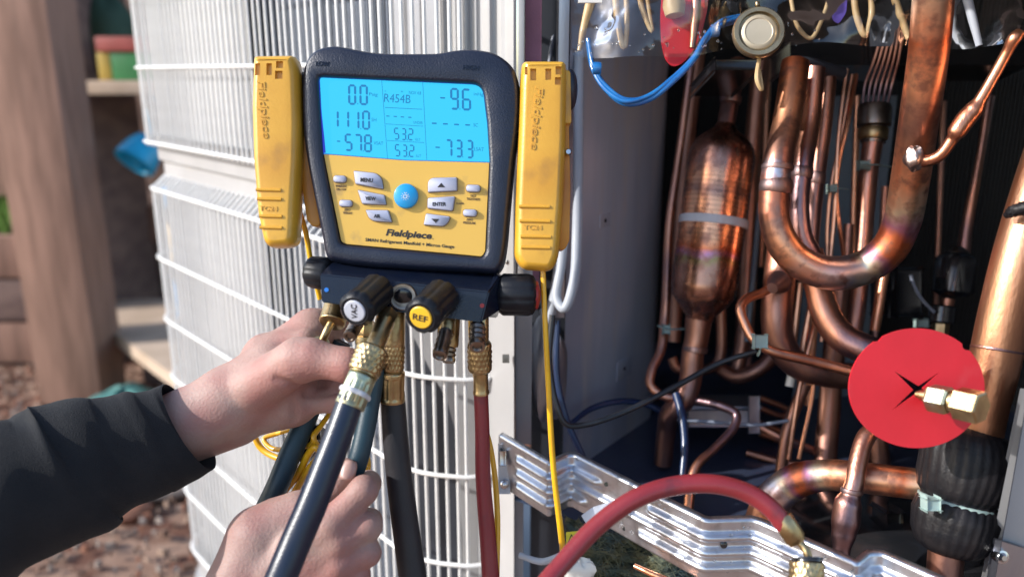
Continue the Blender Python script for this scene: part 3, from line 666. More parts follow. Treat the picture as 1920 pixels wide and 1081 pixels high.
tag(ob('muffler_link_tube', pipe([(1260, 670, .78, 10), (1270, 690, .78, 10), (1310, 695, .78, 10), (1345, 680, .78, 10), (1352, 560, .78, 10)]), CU[2]), 'short bent copper tube behind the lower neck of the muffler', 'pipe')
tag(ob('low_crossing_tube', pipe([(1350, 690, .79, 13), (1380, 706, .78, 13), (1425, 690, .77, 14), (1470, 640, .77, 15)]), CU[2]), 'dull copper tube curving low behind the muffler neck', 'pipe')
tag(ob('pale_riser_strip', pipe([(1425, 380, .79, 5), (1408, 560, .79, 5), (1400, 640, .79, 5)], n=10), m_blue_sheet), 'narrow pale plastic strip right of the muffler cylinder', 'strip')
# big U bend
DU = .62
ub = thing('u_bend_pipe', 'large copper pipe in a deep U with rainbow heat tint at its bottom', 'pipe', T(1570, 530, DU))
ob('tube', pipe([(1492, 118, DU+.02, 26), (1475, 230, DU+.01, 26), (1459, 300, DU, 26), (1452, 352, DU, 27), (1453, 415, DU, 28), (1475, 467, DU, 30), (1515, 500, DU, 31), (1565, 512, DU, 32), (1620, 501, DU, 32), (1665, 468, DU-.01, 33), (1690, 420, DU-.02, 33), (1706, 340, DU-.04, 34), (1722, 230, DU-.07, 35), (1742, 90, DU-.10, 36), (1752, -30, DU-.12, 37)], n=28, sub=10), m_ubend, ub)
collar(1458, 314, DU, 27, 86, CU[3], ub, 6); collar(1455, 350, DU, 27.5, 86, CU[3], ub, 14); collar(1712, 298, DU-.055, 33, 80, CU[3], ub, 5) if False else None
# second and third pipes of the header
for (pts, lab, mt) in (([(1528, 128, .66, 19), (1518, 230, .66, 19), (1506, 310, .65, 18), (1499, 370, .65, 18), (1503, 440, .65, 19), (1520, 480, .65, 21)], 'second copper riser from the left in the braided header row', CU[1]),
                       ([(1554, 130, .68, 15), (1545, 230, .68, 15), (1533, 320, .68, 15), (1524, 400, .68, 15), (1518, 480, .68, 15)], 'third and thinnest copper riser of the header row', CU[2])):
    t = thing('header_riser', lab, 'pipe', T(pts[-1][0], pts[-1][1], pts[-1][2])); ob('tube', pipe(pts, n=20), mt, t); collar(pts[2][0]-2, pts[2][1]+14, pts[2][2], pts[2][3], 84, CU[3], t, 12)
tag(ob('header_bar', merge(pipe([(1468, 128, .665, 10), (1500, 120, .665, 14), (1580, 138, .68, 12)], n=12)), m_dark), 'dark header bar across the tops of the copper risers', 'header')
tag(ob('sweeping_elbow', pipe([(1520, 470, .66, 22), (1535, 540, .655, 25), (1549, 590, .65, 27), (1580, 632, .64, 28), (1625, 655, .63, 28), (1700, 680, .62, 28)], n=24), CU[1]), 'thick copper pipe sweeping from under the U bend to behind the red disc', 'pipe')
st = thing('straight_suction_pipe', 'broad dull copper pipe standing under the left leg of the U bend', 'pipe', T(1500, 700, .68))
ob('tube', pipe([(1470, 420, .69, 26), (1462, 520, .685, 29), (1456, 590, .68, 29), (1462, 640, .68, 28), (1490, 680, .68, 26), (1545, 700, .68, 25), (1600, 705, .69, 24)], n=24), CU[2], st)
ob('brazed_boss', lathe(T(1462, 528, .665), T(1448, 540, .655), [(0, .010), (.3, .009), (1, .0045)], 20), CU[3], st)
cl = thing('capillary_pipe', 'slim shiny copper pipe bent in a zigzag below the U bend', 'pipe', T(1500, 690, .64))
ob('tube', pipe([(1462, 532, .67, 8), (1430, 548, .66, 8.5), (1398, 562, .65, 9), (1388, 578, .645, 9), (1396, 605, .64, 9), (1412, 635, .635, 9), (1440, 655, .63, 9.5), (1520, 676, .625, 10), (1600, 697, .62, 10)], n=16), CU[0], cl)
def tie(name, lab, px, py, d, w, h, parent=None, mat=m_tie, tail=None):
    t = thing(name, lab, 'cable tie', T(px, py, d)) if parent is None else parent
    ob('head', pbox(px-w/2, py-h/2, px+w/2, py+h/2, d, .006, .0012), mat, t)
    if tail: ob('strap', pipe(tail, n=6, sub=4, sq=.35), mat, t)
    return t
tie('cable_tie', 'pale nylon tie clipped on the zigzag copper pipe', 1427, 640, .615, 24, 24, tail=[(1427, 645, .62, 5), (1424, 660, .62, 5), (1420, 664, .63, 4)])
tie('cable_tie', 'nylon tie on the thin riser left of the muffler', 1250, 617, .735, 13, 16, tail=[(1233, 610, .735, 4), (1250, 616, .733, 4), (1290, 616, .74, 4)])
# thin capillaries
k_ = 0
for (pts, lab) in (([(1588, 130, .70, 4), (1572, 260, .70, 4), (1565, 400, .70, 4), (1540, 640, .70, 4)], 'thin bare copper capillary, leftmost of the bundle beside the header'),
                   ([(1605, 140, .71, 4), (1590, 230, .70, 4), (1574, 300, .70, 4), (1568, 360, .70, 4), (1582, 480, .70, 4)], 'thin copper capillary bowing right inside the bundle'),
                   ([(1598, 140, .705, 3.5), (1580, 240, .705, 3.5), (1560, 340, .705, 3.5), (1552, 420, .705, 3.5), (1548, 520, .705, 3.5), (1500, 720, .69, 5), (1478, 860, .69, 5)], 'long copper capillary running down behind the elbow to the pan'),
                   ([(1500, 530, .69, 6), (1488, 640, .69, 6)], 'short straight copper stub behind the suction pipe'),
                   ([(1522, 560, .70, 6), (1506, 650, .70, 6), (1500, 720, .70, 6)], 'slim copper tube between the suction pipe and the elbow'),
                   ([(1560, 700, .68, 4), (1535, 690, .68, 4), (1520, 760, .68, 4), (1498, 860, .68, 4)], 'thin copper wire tube hanging below the zigzag pipe')):
    tag(ob('capillary', pipe(pts, n=8), CU[0]), lab, 'capillary', 'thin copper capillaries')
tie('cable_tie', 'nylon tie gathering the thin capillaries at the header', 1562, 353, .69, 14, 13, tail=[(1550, 353, .695, 4), (1575, 353, .69, 4), (1590, 355, .70, 3)])
# other uprights in the rear
for (pts, mt, lab) in (([(1640, 240, .72, 19), (1628, 330, .72, 17), (1622, 420, .72, 15), (1610, 560, .72, 15), (1600, 640, .72, 14)], CU[1], 'copper upright under the brass distributor body'),
                       ([(1660, 500, .70, 9), (1640, 620, .70, 9)], CU[0], 'short bright copper tube against the pale blue liner'),
                       ([(1575, 540, .75, 20), (1560, 700, .75, 20), (1545, 900, .74, 20)], CU[2], 'dark brown upright tube behind the elbow and red disc'),
                       ([(1510, 720, .71, 11), (1478, 800, .71, 11), (1462, 900, .71, 11)], CU[2], 'brown upright pipe with a white sleeve, left of the red disc'),
                       ([(1856, 180, .78, 8), (1840, 280, .78, 7), (1812, 430, .78, 10), (1806, 480, .78, 12)], CU[1], 'copper pipe dropping to the black filter drier at the rear right'),
                       ([(1640, 780, .74, 17), (1650, 880, .74, 20)], CU[2], 'dark upright tube seen below the red disc')):
    tag(ob('upright_tube', pipe(pts, n=16), mt), lab, 'pipe')
tag(ob('white_sleeve', pipe([(1487, 690, .69, 8), (1480, 724, .69, 8)], n=14, sub=1), m_pot), 'short white plastic sleeve on the brown pipe left of the red disc', 'sleeve')
for j, (pts, mt, lab) in enumerate((([(1536, 540, .72, 7), (1524, 640, .72, 7), (1515, 760, .72, 7)], CU[0], 'slim copper tube just left of the sweeping elbow'),
                       ([(1592, 420, .76, 9), (1586, 520, .76, 9), (1580, 620, .76, 9)], CU[1], 'slim rear tube framed by the U bend, left one'),
                       ([(1608, 180, .77, 6), (1604, 300, .77, 6), (1600, 420, .77, 6), (1598, 640, .77, 6)], CU[0], 'long slim rear tube beside the distributor upright'),
                       ([(1660, 350, .78, 7), (1652, 480, .78, 7), (1640, 640, .78, 7)], CU[1], 'slim rear tube behind the right leg of the U bend'),
                       ([(1420, 300, .83, 9), (1412, 480, .83, 9), (1400, 700, .82, 9)], CU[1], 'slim tube at the back between muffler and U bend'),
                       ([(1442, 60, .84, 6), (1436, 260, .84, 6), (1426, 500, .84, 6)], CU[0], 'thin bright tube at the back beside the left leg of the U bend'),
                       ([(1770, 190, .84, 5), (1764, 330, .84, 5), (1758, 470, .84, 5), (1752, 620, .84, 5)], CU[2], 'thin dark tube at the rear right before the black fins'),
                       ([(1425, 800, .76, 8), (1470, 822, .75, 8), (1530, 846, .75, 8)], CU[1], 'low tube slanting across the pan behind the brown upright'),
                       ([(1400, 848, .77, 7), (1450, 862, .76, 7), (1500, 872, .75, 7)], CU[2], 'lowest tube crossing the pan behind the lower elbow'),
                       ([(1700, 640, .74, 9), (1760, 650, .74, 9), (1830, 668, .73, 9)], CU[2], 'tube crossing right to left just above the red disc'))):
    tag(ob('slim_tube', pipe(pts, n=10), mt), lab, 'pipe')
for (x, y, mt) in ((1765, 618, m_steel_d), (1500, 300, m_galv)): pass
pb2 = thing('expansion_valve', 'small brass and steel valve with a coil above the red disc', 'valve', T(1765, 660, .72))
ob('coil', lathe(T(1768, 572, .72), T(1764, 606, .72), [(0, .009), (.1, .011), (.9, .011), (1, .009)], 24), m_black, pb2)
ob('stem', hexnut(T(1764, 604, .72), T(1762, 630, .72), .007), m_brass, pb2, smooth=False)
ob('wire', pipe([(1752, 585, .71, 3), (1728, 560, .71, 3), (1712, 530, .71, 3), (1708, 515, .71, 3)], n=8), m_gwire, pb2)
for k in range(4):
    y = 745+k*48
    tag(ob('return_bend', pipe([(1425, y, .80, 6), (1470, y+18, .80, 6), (1480, y+26, .80, 6), (1470, y+34, .80, 6), (1425, y+20, .80, 6)], n=10), CU[2]), 'small coil return bend at the rear of the compartment, %s from the top' % ('first', 'second', 'third', 'fourth')[k], 'pipe bend', 'coil return bends')
# distributor with fanned capillaries
ds = thing('distributor', 'brass refrigerant distributor with thin capillaries fanning upwards', 'distributor', T(1637, 270, .72))
ob('body', lathe(T(1640, 196, .72), T(1637, 268, .72), [(0, .013), (.1, .0145), (.55, .0145), (.6, .0115), (1, .0105)], 28), m_steel_d, ds)
ob('brass_ring', lathe(T(1639, 240, .718), T(1637, 262, .718), [(0, .0115), (.1, .0122), (.9, .0122), (1, .0115)], 28), m_brass, ds)
for k in range(6): ob('capillary', pipe([(1618+k*9, 200, .72, 2.6), (1622+k*10, 160, .72, 2.6), (1640+k*9, 110, .71, 2.6), (1660+k*7, 40, .70, 2.6)], n=6), CU[1], ds)
tie('cable_tie', 'dull green tie on the copper upright below the distributor', 1622, 309, .705, 20, 15, tail=[(1612, 309, .70, 5), (1640, 309, .70, 5), (1668, 312, .71, 5)])
# crimped service stub
sp = thing('crimped_process_tube', 'crimped copper process tube angling up from the U bend leg', 'tube', T(1714, 298, .54))
ob('tube', pipe([(1716, 302, .545, 13), (1745, 300, .535, 11), (1764, 290, .53, 11), (1785, 262, .525, 11), (1795, 246, .522, 17), (1812, 222, .52, 18), (1826, 206, .518, 17), (1840, 184, .515, 11), (1868, 135, .51, 10), (1888, 98, .505, 10), (1902, 72, .50, 12), (1912, 62, .50, 10)], n=18), CU[0], sp)
ob('solder_blob', blob(T(1715, 297, .54), .0068, .006, .0080, .10, 5), M('braze_silver', (.52, .42, .38), .38, 1., (.30, .22, .20), 200, .4, 500), sp)
# filter drier black + label
fd = thing('filter_drier', 'small black cylinder on a pipe at the rear right of the compartment', 'filter drier', T(1790, 560, .76))
ob('body', lathe(T(1795, 470, .76), T(1786, 555, .76), [(0, .005), (.08, .014), (.2, .018), (.9, .018), (1, .012)], 28), m_black, fd)
ob('top_dome', lathe(T(1796, 462, .76), T(1795, 482, .76), [(0, .004), (.5, .010), (1, .013)], 20), m_steel_d, fd)
ob('outlet', pipe([(1777, 560, .76, 13), (1770, 600, .76, 11), (1765, 650, .76, 10)]), CU[1], fd)
tag(ob('dark_control_box', pbox(1680, 505, 1728, 590, .74, .05, .003), m_black), 'small black box with faint print between the liner and the filter drier', 'box')
tie('cable_tie', 'pale tie head low beside the filter drier outlet', 1730, 606, .72, 20, 14, tail=[(1715, 608, .725, 4), (1752, 610, .725, 4)])
# right big pipe and insulated valve body
bp_ = thing('large_suction_pipe', 'large smooth copper pipe slanting down the right edge of the compartment', 'pipe', T(1845, 820, .52))
ob('tube', pipe([(2060, 60, .49, 46), (1985, 250, .495, 46), (1940, 385, .50, 46), (1912, 480, .50, 46), (1884, 590, .505, 45), (1862, 690, .51, 44), (1842, 780, .515, 41), (1832, 850, .52, 38)], n=36), copper('copper_smooth', (.80, .42, .24), (.70, .33, .19), (.45, .2, .12), .36, 20, 8, (.55, .75)), bp_)
for (x, y) in ((1885, 588), (1869.5, 655)): ob('joint_ring', lathe(T(x, y-3, .505 if y < 600 else .508), T(x-1, y+3, .505 if y < 600 else .508), [(0, .0148), (.3, .0151), (.7, .0151), (1, .0148)], 36), CU[1], bp_)
tag(ob('frayed_insulation', pipe([(1886, 404, .49, 6), (1900, 396, .485, 11), (1930, 388, .48, 14)], n=18, fn=lambda u, a: 1+.15*math.sin(9*a+30*u)), m_ins), 'frayed dark foam end round the top of the large slanting pipe', 'insulation')
DV = .52
iv = thing('insulated_valve', 'valve body wrapped in ribbed black rubber insulation with a nylon tie', 'valve', T(1785, 1060, DV))
prof = [(0, 34), (.02, 48), (.05, 62), (.10, 72), (.2, 77), (.40, 76), (.52, 70), (.565, 62), (.61, 69), (.7, 74), (.85, 70), (.94, 60), (.98, 50), (1, 40)]
def wr(u, a): return 1+.035*abs(math.sin(a*13+1.2*math.sin(5*u)+.8*math.sin(a*3)))+.014*math.sin(a*5+9*u)
ob('insulation', lathe(T(1822, 800, DV), T(1778, 1036, DV), [(h, r_*DV/F) for h, r_ in sum([[(prof[i][0]+(prof[i+1][0]-prof[i][0])*k/3, prof[i][1]+(prof[i+1][1]-prof[i][1])*k/3) for k in range(3)] for i in range(len(prof)-1)], [])+[prof[-1]]], 120, wr), m_ins, iv, sharp=60)
ob('strap', lathe(T(1796, 937, DV), T(1793, 951, DV), [(0, .0228), (.1, .0236), (.9, .0236), (1, .0228)], 60), m_tie, iv)
ob('tie_head', pbox(1737, 935, 1762, 956, DV-.025, .006, .0015), m_tie, iv)
ob('stub', pipe([(1778, 1000, DV, 32), (1772, 1060, DV, 31), (1768, 1130, DV, 30)], n=24), CU[2], iv)
lo = thing('lower_elbow_pipe', 'thick copper elbow running left from the insulated valve, flame tinted', 'pipe', T(1600, 900, .58))
ob('tube', pipe([(1400, 1090, .62, 30), (1425, 990, .61, 32), (1450, 935, .60, 33), (1495, 900, .59, 32), (1550, 890, .58, 29), (1630, 896, .565, 29), (1728, 908, .55, 29)], n=28), m_ubend, lo)
sv = thing('swaged_pipe', 'upright copper pipe with a swollen swaged joint in front of the elbow', 'pipe', T(1585, 1040, .54))
ob('tube', pipe([(1640, 800, .56, 15), (1622, 822, .555, 17), (1610, 860, .55, 17), (1602, 905, .545, 17), (1596, 925, .545, 18), (1590, 945, .545, 25), (1586, 975, .545, 26), (1582, 1000, .545, 22), (1578, 1030, .545, 16), (1574, 1090, .545, 15)], n=24), CU[1], sv)
collar(1597, 920, .545, 18, 82, CU[3], sv, 5)
cm = thing('compressor', 'glossy black compressor dome low at the right of the compartment', 'compressor', T(1640, 1090, .66))
ob('dome', lathe(T(1640, 930, .68), T(1640, 1180, .68), [(0, .001), (.02, .045), (.06, .07), (.13, .092), (.22, .104), (.24, .108), (.27, .108), (.28, .104), (1, .104)], 64), m_black, cm)
ob('terminal', pbox(1660, 960, 1690, 985, .62, .02, .003), m_black, cm)
# transformer / tray
tr = thing('reactor_box', 'grey metal box with a clear glossy wrap behind the zigzag pipe', 'box', T(1360, 830, .78))
ob('case', pbox(1290, 768, 1412, 800, .76, .06, .002), m_galv, tr); ob('top_plate', box(T(1352, 752, .79), RT*.034, FW*.02+UP*.003, UP*.001), m_galv, tr)
ob('end_flange', pbox(1404, 742, 1424, 812, .755, .002, .0005), m_galv, tr)
tag(ob('foil_pouch', blob(T(1025, 690, .69), .018, .014, .045, .1, 9), m_galv), 'crumpled grey foil pouch behind the yellow lead beside the post', 'pouch')
# leads
def lead(name, pts, mat, lab, cat='cable', n=10): return tag(ob(name, pipe(pts, n=n), mat), lab, cat)
lead('sensor_cable', [(1036, 590, .64, 6), (1030, 680, .64, 6), (1044, 760, .64, 6), (1062, 795, .64, 5.5), (1100, 795, .645, 5.5), (1170, 772, .65, 5.5), (1270, 722, .66, 5.5), (1350, 680, .665, 5.5), (1418, 658, .66, 5)], m_bwire, 'black sensor cable curving from the post across to the zigzag pipe')
lead('cable', [(1046, 600, .66, 5), (1044, 700, .66, 6), (1060, 780, .66, 6.5), (1090, 850, .66, 6.5), (1110, 900, .67, 6.5)], m_nwire, 'dark navy cable dropping straight down behind the bracket')
lead('cable', [(1072, 792, .70, 5), (1110, 765, .72, 6), (1160, 752, .73, 6), (1210, 757, .74, 6), (1250, 775, .74, 6)], m_nwire, 'navy cable arching along the foot of the grey sheet')
lead('cable', [(1268, 738, .70, 8), (1278, 775, .69, 8), (1284, 830, .68, 7.5), (1279, 900, .67, 7)], m_nwire, 'short navy cable hanging in front of the muffler foot')
lead('cable', [(1270, 786, .72, 3.5), (1330, 790, .715, 3.5), (1420, 796, .71, 3.5), (1478, 788, .70, 3.5)], m_gwire, 'thin pale grey wire running past the grey metal box')
lead('white_cable', [(975, 1040, .60, 6), (1015, 1052, .59, 6.5), (1050, 1042, .58, 6.5), (1075, 1036, .58, 6)], m_conduit, 'short white cable crossing under the bracket at the left')
cn = thing('white_conduit_loop', 'white ribbed conduit hanging in a loop beside the right clamp', 'conduit', T(1060, 590, .64))
ob('front_tube', pipe([(1086, 95, .645, 10), (1084, 300, .645, 10), (1082, 440, .645, 10), (1076, 530, .64, 10), (1058, 578, .64, 9), (1044, 560, .645, 9), (1052, 500, .65, 9), (1062, 400, .65, 9)], n=18), m_conduit, cn)
ob('rear_tube', pipe([(1058, 300, .66, 10), (1052, 450, .66, 10), (1042, 540, .66, 10), (1028, 600, .66, 9), (1018, 580, .665, 8)], n=16), m_conduit, cn)
lead('cable', [(1034, -20, .67, 4), (1038, 60, .67, 4), (1030, 120, .67, 4), (1026, 300, .67, 4)], m_gwire, 'thin grey cable in the dark gap beside the maroon strip')
# insulation wool and things under the bracket
wl = []
vs, fs = [], []
def wool_at(u, v):
    px = 1060+u*330; py = 968+u*95+v*150; return T(px, py, .60-.05*u+.03*(1-v)+.006*math.sin(17*u+5*v)+.005*math.sin(31*v+9*u))
for i in range(41):
    for j in range(21): vs.append(wool_at(i/40, j/20)+Vector((rs.uniform(-1, 1), rs.uniform(-1, 1), rs.uniform(-1, 1)))*.0012)
for i in range(40):
    for j in range(20): fs.append((i*21+j, i*21+j+1, (i+1)*21+j+1, (i+1)*21+j))
for k in range(2600):
    u, v = rs.random(), rs.random(); p = wool_at(u, v)-FW*.002; d1 = Vector((rs.uniform(-1, 1), rs.uniform(-.4, .4), rs.uniform(-.9, .5))).normalized()*rs.uniform(.005, .014); w = d1.cross(FW).normalized()*.00022; b = -FW*rs.uniform(0, .003); i = len(vs)
    vs += [p-w, p+w, p+d1*.5+w+b, p+d1*.5-w+b, p+d1+b*.3]; fs += [(i, i+1, i+2, i+3), (i+3, i+2, i+4)]
w_ = ob('insulation_wool', (vs, fs), m_wool, smooth=False); tag(w_, 'matted green brown insulation wool showing under the bracket', 'insulation', kind='stuff')
wt = thing('warning_sticker', 'small yellow warning sticker with a black triangle beside the yellow lead', 'sticker', T(1072, 1010, .585))
ob('sticker', box(T(1073, 1008, .585), RT*.0045+UP*.0004, UP*.0048, FW*.0003), m_label, wt)
def tri(mapf, a, b, c_, w):
    vs = []; 
    for s_ in (1, 1-w): 
        cx, cy = (a[0]+b[0]+c_[0])/3, (a[1]+b[1]+c_[1])/3
        for p in (a, b, c_): vs.append(mapf(cx+(p[0]-cx)*s_, cy+(p[1]-cy)*s_))
    return vs, [(0, 1, 4, 3), (1, 2, 5, 4), (2, 0, 3, 5)]
ob('triangle_mark', tri(lambda x, y: T(x, y, .5842), (1071, 1000), (1081, 1016), (1065, 1016), .3), m_ink, wt, smooth=False)
tag(ob('copper_wool_pipe', pipe([(1190, 1060, .55, 5), (1230, 1078, .54, 6), (1290, 1100, .53, 6)], n=10), CU[0]), 'bright copper tube end poking out of the insulation wool', 'pipe')
tag(ob('crumpled_film', blob(T(1086, 1070, .57), .012, .006, .010, .16, 3, 20, 12, 4), m_pot), 'crumpled white film below the red hose on the wool', 'film')
tg = []
tagp = [(1090, 966), (1112, 950), (1150, 938), (1176, 922), (1205, 915), (1200, 935), (1165, 965), (1122, 985), (1102, 986)]
vs = [T(x, y, .50+.004*math.sin(k)) for k, (x, y) in enumerate(tagp)]; vs2 = [v+FW*.0005 for v in vs]
tag(ob('paper_tag', merge((vs, [tuple(range(9))]), (vs2, [tuple(range(9))])), m_tag, smooth=False), 'white mesh paper tag tucked behind the red hose on the bracket', 'tag')

# ---- red disc with the brass flare fitting
rd = thing('red_card_disc', 'large flat red disc with an X shaped slit around a brass fitting', 'disc', T(1718, 850, .475))
DD = .475; dv = []; NN = 120
def dm(x, y, z): return T(x, y, DD)-FW*z
out = []
for k in range(NN):
    a = 2*math.pi*k/NN; rr = 126.5
    if k in (78, 79): rr = 122 + (k-78)*1.5
    if k in (105, 106): rr = 121
    out.append((1718+rr*math.cos(a)*1.005, 727+rr*.885*math.sin(a)*1.0))
o = ob('card', stack([(out, -.0006), (out, .0006)], dm), m_red, rd, smooth=False)
cuts = []
for (x0, y0, x1, y1, w) in ((1676, 695, 1772, 770, 7), (1672, 768, 1760, 697, 5)):
    d1 = Vector((x1-x0, y1-y0)).normalized(); n1 = Vector((-d1.y, d1.x)); m_ = Vector(((x0+x1)/2, (y0+y1)/2))
    q = [Vector((x0, y0)), m_+n1*w, Vector((x1, y1)), m_-n1*w]
    co = ob('cut', stack([([tuple(v) for v in q], -.01), ([tuple(v) for v in q], .01)], dm), m_red, smooth=False); cuts.append(co)
wo = WL[o]
for co in cuts: 
    bake(o, [('BOOLEAN', dict(operation='DIFFERENCE', object=co, solver='EXACT'))])
for co in cuts: bpy.data.objects.remove(co)
ff = thing('brass_flare_fitting', 'two hexagon brass fitting poking through the red disc', 'fitting', T(1790, 780, .455))
ob('nose', lathe(T(1716, 738, .472), T(1750, 744, .466), [(0, .0015), (.3, .003), (1, .0052)], 24), m_brass, ff)
ob('hexagon', hexnut(T(1742, 744, .466), T(1782, 752, .456), .0082), m_brass_g, ff, smooth=False)
ob('neck', vcyl(T(1780, 751, .456), T(1800, 755, .452), .0062), m_brass, ff)
ob('hexagon', hexnut(T(1793, 754, .452), T(1842, 765, .440), .0094, ch=.06), m_brass, ff, smooth=False)

# ---- things hanging at the top: bag, loops, red tag, blue tube, cap
bgp = thing('clear_plastic_bag', 'clear plastic bag hanging across the top of the open compartment', 'bag', T(1400, 90, .57))
vs, fs = [], []
for i in range(61):
    for j in range(13):
        u, v = i/60, j/12; px = 1072+u*850; low = 104-26*u+8*math.sin(9*u)+3*math.sin(31*u); py = -60+(low+60)*v
        vs.append(T(px, py, .575+.008*math.sin(14*u+3*v)+.004*math.sin(37*u)-.02*u))
for i in range(60):
    for j in range(12): fs.append((i*13+j, i*13+j+1, (i+1)*13+j+1, (i+1)*13+j))
ob('film', (vs, fs), m_plastic, bgp)
dr_ = []
for k in range(45):
    u = rs.uniform(.01, .55); px = 1072+u*850; low = 104-26*u; py = low-abs(rs.gauss(0, 26)); r_ = rs.uniform(.0004, .0010); dr_.append(blob(T(px, py, .574+.008*math.sin(14*u+3*(py+60)/(low+60))+.004*math.sin(37*u)-.02*u), r_, r_*.7, r_*1.2, 0, 1, 8, 5))
o = ob('water_droplets', merge(*dr_), m_drop, bgp); o['kind'] = 'stuff'
ob('white_edge', box(T(1107, -2, .57), RT*.0085, UP*.003+RT*.0004, FW*.0008), m_pot, bgp)
for k, (pts, lab) in enumerate((([(1152, -30, .60, 6), (1158, 40, .60, 6), (1170, 88, .60, 6), (1175, 60, .60, 5), (1173, -30, .60, 5)], 'tan rubber loop hanging furthest left inside the bag'),
                                ([(1195, -30, .60, 5), (1205, 20, .60, 5), (1222, 58, .60, 4.5), (1218, 30, .60, 4), (1210, -30, .60, 4)], 'small tan rubber loop between the first loop and the red tag'),
                                ([(1600, -30, .58, 6), (1606, 30, .58, 6), (1622, 66, .58, 6), (1634, 30, .58, 6), (1632, -30, .58, 6)], 'tan rubber loop in the middle of the bag'),
                                ([(1668, -30, .57, 7), (1685, 20, .57, 7), (1704, 72, .57, 6)], 'tan strap hanging left of the U bend leg'),
                                ([(1480, -20, .59, 4), (1496, 50, .59, 4), (1520, 72, .59, 4), (1540, 40, .59, 4), (1560, -20, .59, 4)], 'thin tan loop right of the round metal cap'),
                                ([(1806, -30, .56, 9), (1822, 30, .56, 8), (1836, 86, .56, 6)], 'grey white strap furthest right in the bag'))):
    tag(ob('rubber_loop', pipe(pts, n=12), m_gold if k < 5 else m_conduit), lab, 'strap', 'straps hanging inside the bag')
tag(ob('pale_twine', pipe([(1108, 0, .585, 9), (1095, 50, .585, 7), (1086, 96, .585, 4)], n=12), m_gold), 'pale twisted twine under the white bag edge', 'twine')
tag(ob('purple_tab', merge(stack([(fillet([(1558, -20), (1590, -20), (1586, 25), (1572, 46), (1561, 38)], 6), -.0006), (fillet([(1558, -20), (1590, -20), (1586, 25), (1572, 46), (1561, 38)], 6), .0006)], lambda x, y, z: T(x, y, .585)-FW*z)), M('purple', (.12, .08, .45), .5), smooth=False), 'purple tab seen through the plastic bag', 'tab')
rt = [(1243, -40), (1330, -40), (1326, 20), (1316, 60), (1302, 92), (1282, 118), (1262, 127), (1248, 114), (1240, 85), (1238, 30)]
rt = fillet(rt, 14, 4)
rtt = thing('red_tag', 'elongated red tag hanging inside the plastic bag', 'tag', T(1270, 120, .60))
ob('tag_body', stack([(rt, -.0007), (rt, .0007)], lambda x, y, z: T(x, y, .60)-FW*z), m_red, rtt, smooth=False)
ob('gold_clasp', lathe(T(1262, -12, .592), T(1266, 34, .592), [(0, .007), (.5, .0085), (.9, .007), (1, .002)], 16), m_gold, rtt)
ob('copper_clip', pipe([(1306, -30, .592, 10), (1304, 30, .592, 9), (1298, 90, .593, 6)], n=12), CU[0], rtt)
bt = thing('blue_twisted_tube', 'bright blue twisted vinyl tubes sagging across the top left', 'tube', T(1190, 190, .59))
def tw(ph, r):
    base = [(1103, 78, .60), (1112, 125, .595), (1136, 165, .59), (1172, 190, .585), (1215, 183, .585), (1262, 150, .585), (1300, 112, .585), (1322, 75, .585), (1352, 46, .585), (1400, 32, .59)]
    P, _ = smooth_path([T(*b) for b in base], 1, 6); out_ = []
    for i, p in enumerate(P):
        a = i*.13+ph; out_.append(p+UP*(math.cos(a)*.0018)+FW*(math.sin(a)*.0018))
    return sweep(out_, r, 10, sub=2)
ob('strand', tw(0, .0021), m_bluetube, bt); ob('strand', tw(2.1, .0018), m_bluetube, bt); ob('clear_strand', tw(4.2, .0016), m_bluetube, bt)
for (x, y) in ((1119, 128), (1340, 58)): a = T(x, y, .583); ob('tie_wrap', lathe(a+RT*.003, a-RT*.003, [(0, .0042), (.2, .0046), (.8, .0046), (1, .0042)], 16), m_bluetube, bt)
rc = thing('round_metal_cap', 'round pale gold metal cap hanging near the top centre right', 'cap', T(1422, 110, .56))
def el(px, py, d, tx=.10, ty=.05): return T(px, py, d), (-FW+RT*tx*-1+UP*ty).normalized()
cc, ax = el(1422, 61, .56, .12, .05)
ob('rim', lathe(cc-ax*.004, cc+ax*.003, [(0, .0172), (.3, .0178), (.8, .0178), (1, .0168), (1, .0140), (.5, .0136), (.45, .001)], 48), m_cap, rc)
ob('centre_dish', lathe(cc-ax*.001, cc+ax*.0022, [(0, .0128), (.5, .0126), (.8, .0118), (1, .0095), (.85, .009), (.8, .001)], 48), M('cream_metal', (.55, .48, .36), .4, .35), rc)
ob('lug', vcyl(T(1420, 12, .56), T(1420, 4, .56), .0016), m_cap, rc)
ob('hanging_wire', pipe([(1424, 106, .565, 4), (1420, 150, .565, 5), (1428, 168, .566, 4), (1424, 130, .567, 3)], n=8), m_gold, rc)

# ================================================================ DIGITAL MANIFOLD
mg = thing('digital_manifold_gauge', 'navy and yellow digital refrigerant manifold gauge with lit blue screen', 'gauge', ml(770, 600))
outer = [(573, 315), (564, 258), (561, 200), (561, 150), (566, 118), (577, 98), (593, 86), (612, 81), (632, 80), (660, 85), (700, 92), (740, 94), (785, 94), (822, 93), (850, 88), (880, 86), (905, 88), (929, 94), (950, 107), (965, 124), (974, 150), (977, 190), (974, 240), (966, 300), (957, 400), (950, 470), (943, 500), (932, 513), (900, 513), (617, 490), (606, 478), (598, 440), (586, 380)]
win = fillet([(595, 142, 7), (905, 156, 22), (914, 230, 0), (918, 303, 0), (911, 470, 0), (905, 483, 14), (880, 480, 0), (648, 459, 0), (637, 455, 10), (615, 345, 0), (604, 286, 0)], 4)
NB = 260
def catmull2(pts, sub=5):
    P = [Vector((p[0], p[1], 0)) for p in pts]; P = P[-2:]+P+P[:3]; q, _ = smooth_path(P, 1, sub); q = q[2*sub:-2*sub-1]; return [(v.x, v.y) for v in q][:-sub+1] if False else [(v.x, v.y) for v in q]
